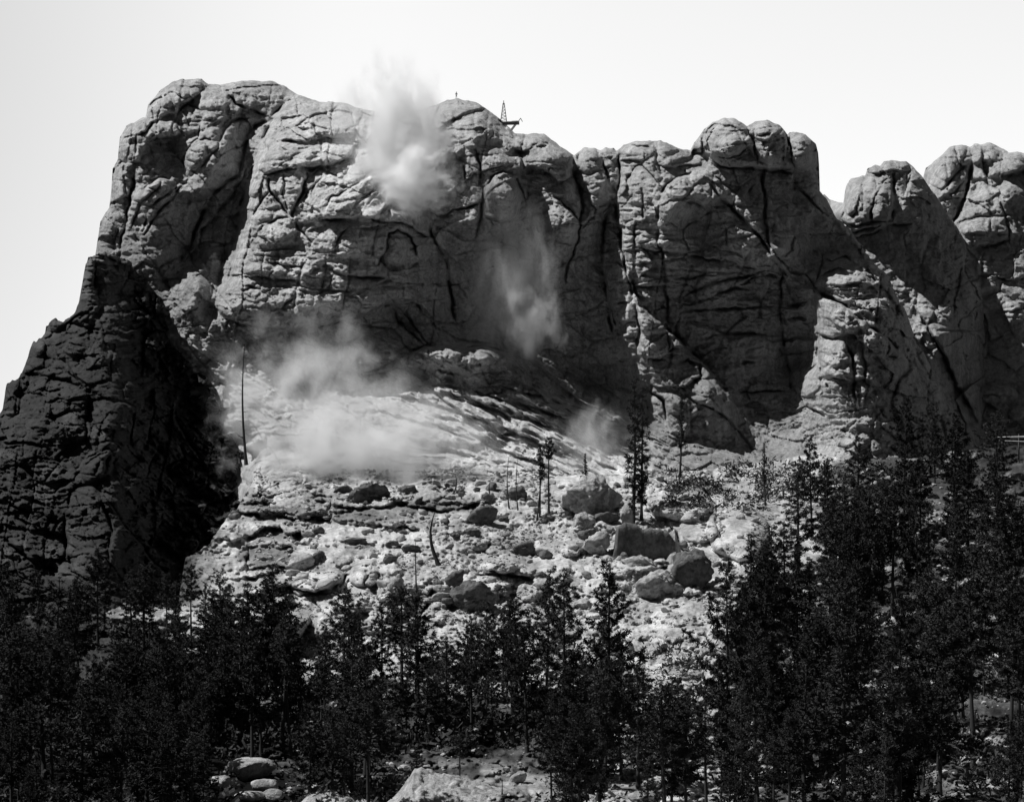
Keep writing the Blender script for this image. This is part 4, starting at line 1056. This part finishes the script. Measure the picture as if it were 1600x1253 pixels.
def pine_meshes(seed, crown0=0.35, width=0.17, dens=1.0, top=1.0, sparse=0.0, dead=False):
    """unit-height pine: trunk with limbs, and a crown of needle tufts"""
    r = np.random.RandomState(seed); T = Acc(); C = []
    bend = r.uniform(-0.02, 0.02, 2)*(1+2.0*dead)
    def axis(h): return np.array([bend[0]*math.sin(h*2.6), bend[1]*math.sin(h*2.1+0.5), h])
    hs = np.linspace(-0.02, 1.0, 10)
    T.add(*tube([axis(h) for h in hs], [0.0135*(1-0.88*max(h, 0))+0.0012+0.006*max(0, 0.05-h)/0.07 for h in hs], 7))
    for k in range(int(9*(1+1.6*dead))):                                           # dead stubs under the crown
        h = r.uniform(0.12, crown0+0.1 if not dead else 0.97); a = r.uniform(0, 6.28); l = r.uniform(0.02, 0.06)*(1-0.5*h)
        p = axis(h); d = np.array([math.cos(a), math.sin(a), r.uniform(-0.2, 0.5)]); l = l*(1+0.9*dead*r.rand())
        T.add(*tube([p, p+d*l*0.5, p+d*l+np.array([0, 0, 0.01])], [0.0026, 0.0018, 0.0007], 4))
    if dead: return T.mesh('trunk', M_DEAD), None
    nb = int(54*dens)
    lob = r.uniform(0, 6.28, 3)
    for k in range(nb):
        u = (k+r.rand())/nb; h = crown0+(0.985-crown0)*u
        prof = (math.sin(math.pi*min(1, (u*0.88+0.12)))**0.65)*(1-0.42*u) if u < 0.93 else 0.32
        a = k*2.4+r.uniform(-0.5, 0.5)
        l = width*prof*r.uniform(0.55, 1.15)*(1+0.30*math.sin(a+lob[0])*math.sin(h*9+lob[1]))
        if r.rand() < 0.10+sparse: l *= 0.35
        p = axis(h); up = -0.12+0.75*u+r.uniform(-0.15, 0.15)
        d = np.array([math.cos(a), math.sin(a), up]); d /= np.linalg.norm(d)
        q1 = p+d*l*0.55+np.array([0, 0, -0.008]); q2 = p+d*l+np.array([0, 0, 0.10*l])
        T.add(*tube([p, q1, q2], [0.0034*(1-0.6*u)+0.0008, 0.002, 0.0007], 4))
        nc = max(2, int(5.5*l/0.13))
        for j in range(nc):
            t = 0.38+0.66*(j+r.rand()*0.6)/nc
            c = p+(q1-p)*min(1, t/0.55) if t < 0.55 else q1+(q2-q1)*((t-0.55)/0.45)
            c = c + r.normal(size=3)*np.array([0.013, 0.013, 0.007])
            cr = r.uniform(0.018, 0.034)*(1-0.35*u)
            m = int(46*(1-sparse))
            dirs = r.normal(size=(m, 3)); dirs[:, 2] = dirs[:, 2]*0.7+0.25; dirs /= np.linalg.norm(dirs, axis=1)[:, None]
            sd = np.cross(dirs, r.normal(size=(m, 3))); sd /= np.linalg.norm(sd, axis=1)[:, None]+1e-9
            ln = cr*r.uniform(0.6, 1.25, (m, 1)); wd = ln*r.uniform(0.10, 0.19, (m, 1))
            b0 = c+dirs*ln*0.12
            quad = np.stack([b0-sd*wd*0.5, b0+sd*wd*0.5, c+dirs*ln+sd*wd*0.7, c+dirs*ln-sd*wd*0.7], 1)
            C.append(quad.reshape(-1, 3))
    V = np.concatenate(C); Fq = np.arange(len(V)).reshape(-1, 4)
    return T.mesh('trunk', M_BARK), np_mesh('crown', V, Fq, M_NEEDLE, smooth=False)
PM = [pine_meshes(300+k, crown0=c0, width=w, dens=d) for k, (c0, w, d) in enumerate(
      [(0.26, 0.21, 0.95), (0.38, 0.19, 0.85), (0.16, 0.22, 1.1), (0.50, 0.22, 0.75), (0.34, 0.17, 0.9), (0.22, 0.26, 1.05), (0.46, 0.25, 0.75), (0.12, 0.18, 1.15), (0.36, 0.23, 0.8), (0.58, 0.20, 0.6)])]
PM_SLIM = pine_meshes(330, 0.70, 0.10, 0.55); PM_BUSH = pine_meshes(331, 0.12, 0.11, 0.95, sparse=0.22); PM_THIN = pine_meshes(332, 0.35, 0.07, 0.7, sparse=0.35)
DEADM = [pine_meshes(340+k, dead=True)[0] for k in range(4)]
def pine(px, base, hpx, meshes, label, group=None, lean=0.0, rz=None, name='pine_tree', Y=None, cat='pine tree', wide=1.0):
    Yg = groundY(px, min(base, 1318)) if Y is None else Y
    h = hpx/F*Yg
    e = bpy.data.objects.new(name, None); link(e); e.empty_display_size = 1.0
    e.location = ray(px, base, Yg); e.rotation_euler = (0, lean, rnd.uniform(0, 6.28) if rz is None else rz); e.scale = (h*wide, h*wide, h)
    t = bpy.data.objects.new('trunk', meshes[0]); link(t); t.parent = e
    if meshes[1] is not None:
        c = bpy.data.objects.new('crown', meshes[1]); link(c); c.parent = e
    setp(e, label, cat, group); return e
# trees one can single out
pine(843, 806, 112, PM_SLIM, 'slim bare-trunked pine with small top, left one of three by the giant boulder', wide=1.0)
pine(839, 812, 90, PM_SLIM, 'shortest slim pine, leaning between its two taller neighbours by the giant boulder', lean=0.10)
pine(858, 800, 118, PM_SLIM, 'slim straight pine with a bare trunk, right one of the three by the giant boulder')
pine(988, 822, 232, PM_BUSH, 'tall narrow bushy dark pine standing above the anvil-shaped boulder', wide=0.85)
pine(1003, 812, 205, PM_BUSH, 'bushy dark pine growing tight beside the tallest one above the anvil-shaped boulder', wide=0.8)
pine(1062, 748, 135, PM_THIN, 'thin scraggly pine against the dark cliff wall right of the bushy pair')
pine(1196, 790, 100, PM_THIN, 'lone thin pine on the pale slope at the edge of the right-hand forest')
pine(916, 800, 92, PM_THIN, 'thin sparse pine rising from behind the giant split boulder')
def snag(px, base, hpx, m, label, wide=1.0, lean=0.0, mat=None, group=None):
    o = bpy.data.objects.new('dead_tree', m); link(o); Yg = groundY(px, base); h = hpx/F*Yg
    o.location = ray(px, base, Yg); o.scale = (h*wide, h*wide, h); o.rotation_euler = (0, lean, rnd.uniform(0, 6.28)); setp(o, label, 'dead tree', group)
snag(386, 722, 185, DEADM[0], 'tall straight bare dead tree standing at the left edge of the dust cloud', 0.9)
snag(687, 884, 84, DEADM[3], 'thick broken dead trunk standing in the middle of the rubble', 3.2)
snag(649, 938, 96, DEADM[2], 'slender dead trunk at the forest edge, below the thick broken one', 1.2)
snag(708, 771, 31, DEADM[3], 'short dark stump post on the rubble crest, nearer the dust', 3.6)
snag(769, 776, 26, DEADM[1], 'shortest stump post on the rubble crest, left of the slim bare trunks', 3.8)
snag(798, 796, 82, DEADM[0], 'slim bare trunk, left one of the pair on the talus', 1.1)
snag(810, 797, 84, DEADM[2], 'slim bare trunk, right one of the pair on the talus', 0.9, 0.03)
snag(450, 738, 18, DEADM[3], 'tiny dead stub sticking up beside the dust cloud', 2.0)
m2 = DEADM[1].copy(); m2.materials.clear(); m2.materials.append(M_DEADP)
snag(1422, 790, 80, m2, 'bleached pale dead trunk in front of the dark right-hand slope', 1.0)
snag(1283, 1165, 110, m2, 'bleached pale dead trunk among the lower right pines', 1.0)
snag(1020, 1250, 55, DEADM[3], 'leaning dead trunk by the pale wedge of rock at the bottom edge', 2.0, 0.1)
snag(786, 1240, 26, DEADM[2], 'small broken stub on the sloping foreground slab', 3.0)
pine(719, 1238, 95, PM[9], 'young forked pine on the sloping foreground slab', wide=1.2)
pine(650, 1250, 82, PM[4], 'little pine sapling in front of the steep shaded shoulder of rock', wide=1.3)
pine(955, 1190, 310, PM[2], 'broad dark pine in the middle of the forest edge, tallest below the anvil-shaped boulder', wide=0.95)
pine(1132, 1215, 335, PM[5], 'broad round-topped pine right of the big pale block, standing clear of the forest', wide=0.75)
pine(880, 1160, 265, PM[1], 'dark pine beside the broad one, in front of the lower talus')
pine(545, 1170, 240, PM[0], 'dark pine rising in front of the dark-banded outcrop left of the centre')
pine(395, 1190, 215, PM[8], 'dark pine at the left end of the sunlit outcrop')
# the forest: pines that nothing tells apart share a label
ZT = [
 ('dark pine in the black shadowed forest across the lower left corner', 'pines in the shadowed left corner', 80, (-25, 350), lambda x: 1040+60*math.sin(x/37.0), (80, 200)),
 ('dark pine in the forest band across the middle foreground', 'pines across the middle foreground', 84, (330, 1130), lambda x: 1075 if x < 850 else 1120, (105, 205)),
 ('dark pine on the forested slope at the right', 'pines on the right-hand slope', 134, (1120, 1630), lambda x: max(775, 1100-2.4*max(0, x-1120)) if x < 1260 else (775 if x < 1340 else 742), (120, 240)),
]
for lab, grp, n_, (xa, xb), fy, (h0, h1) in ZT:
    for i in range(n_):
        x = rnd.uniform(xa, xb); u = ((i*0.618034) % 1.0)**0.85
        if rnd.random() < 0.5: x = xa+(xb-xa)*((i*0.754877) % 1.0)                 # half evenly spread, half in loose clumps
        y0 = fy(x); y = y0+(1318-y0)*u
        if (322 < x < 470 or 605 < x < 860) and y > 1180: y = rnd.uniform(1085, 1178)
        h = rnd.uniform(h0, h1)*(0.75+0.5*(y-800)/500)
        if rnd.random() < 0.22: h *= 0.55
        pine(x, y, h, PM[rnd.randrange(10)], lab, grp, lean=rnd.uniform(-0.05, 0.05), wide=rnd.uniform(0.85, 1.3))
for i, (x, y, h) in enumerate(((205, 1010, 120), (232, 1030, 95), (262, 1000, 105), (300, 1015, 135), (322, 1000, 90), (345, 1040, 150), (120, 1010, 110), (60, 1020, 130), (20, 1005, 100), (275, 1050, 140))):
    pine(x, y, h, PM[(i*3) % 10], ZT[0][0], ZT[0][1], wide=1.0)
# low brush and seedlings nobody could count, between the trunks
def make_brush():
    r = np.random.RandomState(21); Q = []
    n = 0
    while n < 1450:
        x = r.uniform(-20, 1620); y = r.uniform(800, 1300)
        if n < 190:
            x = r.uniform(1040, 1600); y = r.uniform(728, 800)
        if n < 190: ok = vnoise(np.array([x/40]), np.array([y/30]), 9)[0] > 0.48
        elif x < 360: ok = y > 985
        elif x < 1120: ok = y > 1010 and not (y > 1172 and (322 < x < 460 or 610 < x < 860)) and (x < 900 and y > 1060 or vnoise(np.array([x/60]), np.array([y/40]), 8)[0] > 0.45)
        else: ok = y > 820+max(0, 1300-x)*1.2 and vnoise(np.array([x/50]), np.array([y/34]), 8)[0] > 0.40
        if not ok: continue
        n += 1
        Y = groundY(x, y); b = np.array(ray(x, y, Y)); sz_ = r.uniform(0.7, 2.1); m = 46
        c = b+r.normal(size=(m, 3))*np.array([0.8, 0.8, 0.4])*sz_+np.array([0, 0, 0.5*sz_])
        d = r.normal(size=(m, 3)); d[:, 2] = np.abs(d[:, 2])*0.8; d /= np.linalg.norm(d, axis=1)[:, None]
        sd = np.cross(d, r.normal(size=(m, 3))); sd /= np.linalg.norm(sd, axis=1)[:, None]+1e-9
        ln = sz_*r.uniform(0.3, 0.7, (m, 1)); wd = ln*r.uniform(0.2, 0.4, (m, 1))
        Q.append(np.stack([c-sd*wd*0.5, c+sd*wd*0.5, c+d*ln+sd*wd*0.6, c+d*ln-sd*wd*0.6], 1).reshape(-1, 3))
    V = np.concatenate(Q)
    o = mobj('undergrowth', np_mesh('undergrowth', V, np.arange(len(V)).reshape(-1, 4), M_NEEDLE, smooth=False))
    setp(o, 'dark low brush and seedlings covering the forest floor between the pines', 'undergrowth', kind='stuff')
make_brush()

# ------------------------------------------------------------------ on the summit: a man and a derrick; by the right edge a timber trestle
def capsule_person(px, py, hpx, Y):
    h = hpx/F*Y; s = h/1.75
    J = {'pel': (0, 0, 0.95), 'chest': (0.02, 0, 1.30), 'neck': (0.02, 0, 1.50), 'head': (0.02, -0.02, 1.62), 'crown': (0.02, 0, 1.74),
         'kl': (-0.11, 0.0, 0.50), 'al': (-0.13, 0.02, 0.08), 'tl': (-0.14, -0.13, 0.03), 'kr': (0.12, -0.02, 0.50), 'ar': (0.15, 0.02, 0.08), 'tr': (0.16, -0.13, 0.03),
         'sl': (-0.19, 0, 1.43), 'el': (-0.25, 0.02, 1.15), 'wl': (-0.22, -0.08, 0.92), 'fl': (-0.21, -0.10, 0.82), 'sr': (0.23, 0, 1.43), 'er': (0.30, 0.02, 1.15), 'wr': (0.27, -0.08, 0.92), 'fr': (0.26, -0.10, 0.82)}
    E = [('pel','chest'),('chest','neck'),('neck','head'),('head','crown'),('pel','kl'),('kl','al'),('al','tl'),('pel','kr'),('kr','ar'),('ar','tr'),('chest','sl'),('sl','el'),('el','wl'),('wl','fl'),('chest','sr'),('sr','er'),('er','wr'),('wr','fr')]
    R = {'pel': .15, 'chest': .16, 'neck': .06, 'head': .10, 'crown': .075, 'kl': .075, 'al': .05, 'tl': .04, 'kr': .075, 'ar': .05, 'tr': .04, 'sl': .075, 'el': .05, 'wl': .035, 'fl': .03, 'sr': .075, 'er': .05, 'wr': .035, 'fr': .03}
    ks = list(J); me = bpy.data.meshes.new('person')
    me.from_pydata([J[k] for k in ks], [(ks.index(a), ks.index(b)) for a, b in E], [])
    o = mobj('person', me); me.materials.append(M_CLOTH)
    md = o.modifiers.new('skin', 'SKIN')
    for i, k in enumerate(ks):
        me.skin_vertices[0].data[i].radius = (R[k], R[k]*0.8); me.skin_vertices[0].data[i].use_root = (k == 'pel')
    o.modifiers.new('sub', 'SUBSURF').levels = 1
    o.location = ray(px, py, Y); o.scale = (s, s, s)
    setp(o, 'man in dark clothes standing upright on the cliff top between the smoke and the derrick', 'person')
    P, Fc = rock_verts(3, 2, 6, 0.9, 0.02); P = P*np.array([0.13, 0.15, 0.05])+np.array([0.02, -0.02, 1.73])
    hat = mobj('hat', np_mesh('hat', P, Fc, M_CLOTH), o)
def skyY(px):
    i = int(np.clip(np.searchsorted(GA[0], px), 0, len(GA[0])-1)); return float(GA[3][0, i]), float(GA[1][i])
yy, ty = skyY(713); capsule_person(713, ty+0.6, 10.5, yy+2.0)
def beam(a, b, w):
    a = np.array(a, float); b = np.array(b, float); return tube([a, b], [w, w], 4)
def derrick(px, base, hpx, Y):
    h = hpx/F*Y; e = bpy.data.objects.new('derrick', None); link(e); e.location = ray(px, base, Y)
    setp(e, 'small timber lattice derrick tower on the cliff top', 'derrick')
    w0, w1 = 0.16*h, 0.03*h
    cs = [(-1, -1), (1, -1), (1, 1), (-1, 1)]
    for cx_, cy_ in cs:
        A = Acc(); A.add(*beam((cx_*w0, cy_*w0, -0.6), (cx_*w1, cy_*w1, h*0.92), 0.09)); mobj('leg', A.mesh('leg', M_TIMBER), e)
    A = Acc()
    for k in range(6):
        t0, t1 = k/6*0.9, (k+1)/6*0.9
        for i in range(4):
            c0, c1 = cs[i], cs[(i+1) % 4]
            wa, wb = w0+(w1-w0)*t0, w0+(w1-w0)*t1
            A.add(*beam((c0[0]*wa, c0[1]*wa, h*t0), (c1[0]*wb, c1[1]*wb, h*t1), 0.05))
            A.add(*beam((c0[0]*wb, c0[1]*wb, h*t1), (c1[0]*wb, c1[1]*wb, h*t1), 0.05))
    mobj('bracing', A.mesh('bracing', M_TIMBER), e)
    A = Acc(); A.add(*beam((0, 0, h*0.88), (0, 0, h*1.05), 0.12)); mobj('mast', A.mesh('mast', M_TIMBER), e)
yy, ty = skyY(786); derrick(787, ty+1, 33, yy+3)
def hoist_platform():
    yy, ty = skyY(800); e = bpy.data.objects.new('hoist_platform', None); link(e); e.location = ray(797, 193, yy+1)
    setp(e, 'dark timber work platform jutting from the cliff edge right of the derrick', 'platform')
    A = Acc()
    for k in range(5): A.add(*beam((-2.2, -1.2+0.6*k, 0), (2.9, -1.2+0.6*k, 0.1), 0.22))
    mobj('deck', A.mesh('deck', M_TIMBER), e)
    for a, b in (((-1.8, -1, -3.2), (-1.4, -1, 0)), ((-1.6, 1, -3.4), (-1.4, 1, 0)), ((-0.9, -1, -3.8), (2.0, -1, 0)), ((-0.9, 1, -3.8), (2.0, 1, 0))):
        A = Acc(); A.add(*beam(a, b, 0.16)); mobj('strut', A.mesh('strut', M_TIMBER), e)
    A = Acc(); A.add(*beam((2.4, -1, 0), (3.3, -1, 1.3), 0.12)); A.add(*beam((3.3, -1, 1.3), (3.9, -1, 0.2), 0.1)); A.add(*beam((2.4, 0.9, 0), (2.4, 0.9, 1.0), 0.12)); A.add(*beam((0.5, 0.9, 0), (0.5, 0.9, 0.9), 0.12)); A.add(*beam((0.5, 0.9, 0.9), (2.4, 0.9, 1.0), 0.08))
    mobj('railing', A.mesh('railing', M_TIMBER), e)
hoist_platform()
def trestle():
    Y = groundY(1580, 720); e = bpy.data.objects.new('timber_trestle', None); link(e); e.location = ray(1580, 722, Y); s = Y/F
    setp(e, 'pale timber trestle with two long rails at the right edge below the far dome', 'trestle')
    A = Acc()
    for dy in (-0.6, 0.6): A.add(*beam((-24*s, dy, 38*s), (60*s, dy, 40*s), 0.22))
    mobj('rail', A.mesh('rail', M_TIMBERP), e)
    A = Acc(); A.add(*beam((-20*s, -0.7, 33*s), (60*s, -0.7, 30*s), 0.14)); mobj('cross_brace', A.mesh('cross_brace', M_TIMBERP), e)
    for x in (-14, 12, 40):
        A = Acc(); A.add(*beam((x*s, 0, -6*s), (x*s, 0, 44*s), 0.2)); mobj('post', A.mesh('post', M_TIMBER), e)
trestle()

# ------------------------------------------------------------------ dust from the blast
def dust(label, px, py, Y, rpx, rpy, dy, density, seed, nscale=2.2, disp=0.9, lo=0.42, hi=0.62, lean=0.0, aniso=0.0, stretch=(1, 1, 1), base=0.0):
    """a cloud whose edge is torn by two scales of noise; base > 0 makes it thicker towards its foot"""
    s = Y/F
    V, Fc = ICO[3]
    me = np_mesh('dust_cloud', V*1.12, Fc, None)
    m = bpy.data.materials.new('dust'); m.use_nodes = True; nt = m.node_tree; nt.nodes.clear(); L = nt.links.new
    o_ = node(nt, 'ShaderNodeOutputMaterial'); pv = node(nt, 'ShaderNodeVolumePrincipled')
    pv.inputs['Color'].default_value = (0.995, 0.995, 0.995, 1); pv.inputs['Anisotropy'].default_value = aniso
    tc = node(nt, 'ShaderNodeTexCoord')
    mp = node(nt, 'ShaderNodeMapping'); mp.inputs['Scale'].default_value = stretch; mp.inputs['Location'].default_value = (seed*3.1, seed*5.7, seed*3.3)
    L(tc.outputs['Object'], mp.inputs['Vector'])
    n1 = node(nt, 'ShaderNodeTexNoise'); n1.inputs['Scale'].default_value = nscale*0.8; n1.inputs['Detail'].default_value = 5; n1.inputs['Roughness'].default_value = 0.6
    L(mp.outputs[0], n1.inputs['Vector'])
    sb = node(nt, 'ShaderNodeVectorMath', operation='SUBTRACT'); L(n1.outputs['Color'], sb.inputs[0]); sb.inputs[1].default_value = (0.5, 0.5, 0.5)
    scl = node(nt, 'ShaderNodeVectorMath', operation='SCALE'); L(sb.outputs[0], scl.inputs[0]); scl.inputs['Scale'].default_value = disp*2
    ad = node(nt, 'ShaderNodeVectorMath', operation='ADD'); L(tc.outputs['Object'], ad.inputs[0]); L(scl.outputs[0], ad.inputs[1])
    ln = node(nt, 'ShaderNodeVectorMath', operation='LENGTH'); L(ad.outputs[0], ln.inputs[0])
    l0 = node(nt, 'ShaderNodeVectorMath', operation='LENGTH'); L(tc.outputs['Object'], l0.inputs[0])
    n2 = node(nt, 'ShaderNodeTexNoise'); n2.inputs['Scale'].default_value = nscale; n2.inputs['Detail'].default_value = 6; n2.inputs['Roughness'].default_value = 0.62; n2.inputs['Distortion'].default_value = 0.8
    L(mp.outputs[0], n2.inputs['Vector'])
    def rng(src, f0, f1, t0=0.0, t1=1.0):
        a = node(nt, 'ShaderNodeMapRange'); a.interpolation_type = 'SMOOTHSTEP'
        a.inputs['From Min'].default_value = f0; a.inputs['From Max'].default_value = f1; a.inputs['To Min'].default_value = t0; a.inputs['To Max'].default_value = t1
        L(src, a.inputs['Value']); return a.outputs[0]
    def mulv(a, b):
        q = node(nt, 'ShaderNodeMath', operation='MULTIPLY'); L(a, q.inputs[0])
        if isinstance(b, float): q.inputs[1].default_value = b
        else: L(b, q.inputs[1])
        return q.outputs[0]
    v = mulv(rng(n2.outputs[0], lo, hi), rng(ln.outputs['Value'], 0.80, 0.10))
    v = mulv(v, rng(l0.outputs['Value'], 1.08, 0.75))
    if base > 0:
        sp = node(nt, 'ShaderNodeSeparateXYZ'); L(tc.outputs['Object'], sp.inputs[0])
        v = mulv(v, rng(sp.outputs['Z'], 0.8, -0.8, 1-base, 1.0))
    L(mulv(v, float(density)), pv.inputs['Density']); L(pv.outputs[0], o_.inputs['Volume'])
    me.materials.append(m)
    o = mobj('dust_cloud', me); o.location = ray(px, py, Y); o.scale = (rpx*s, dy, rpy*s); o.rotation_euler = (0, lean, 0)
    setp(o, label, 'dust cloud'); return o
dust('bright white plume of blast dust bursting from the cliff top against the sky', 618, 205, 560, 118, 150, 16, 1.1, 1, nscale=3.0, disp=1.0, stretch=(1, 1, 0.65), base=0.7, lo=0.40, hi=0.58)
dust('small white puff of dust spilling down the broken face below the plume', 645, 285, 545, 95, 75, 9, 1.3, 2, nscale=3.0)
dust('grey veil of dust drifting down the alcove right of the broken face', 805, 440, 560, 115, 180, 12, 0.26, 3, stretch=(1.3, 1, 0.6), base=0.6, lo=0.40, hi=0.64)
dust('pale puff of dust hanging low in the alcove below the grey veil', 835, 505, 556, 70, 75, 8, 0.6, 7, stretch=(1.3, 1, 0.8))
dust('dense grey dust cloud billowing over the foot of the slope', 560, 685, 515, 280, 145, 17, 0.62, 4, nscale=3.4, stretch=(1.7, 1, 0.9), base=0.85, lo=0.39, hi=0.59)
dust('thin dust haze drifting up the left side of the slope above the dense cloud', 480, 605, 534, 200, 150, 15, 0.28, 5, nscale=3.0, stretch=(1.2, 1, 0.8))
dust('faint wisp of dust above the bushy dark pine', 925, 690, 520, 95, 90, 10, 0.15, 6, nscale=3.0, stretch=(1, 1, 0.6))
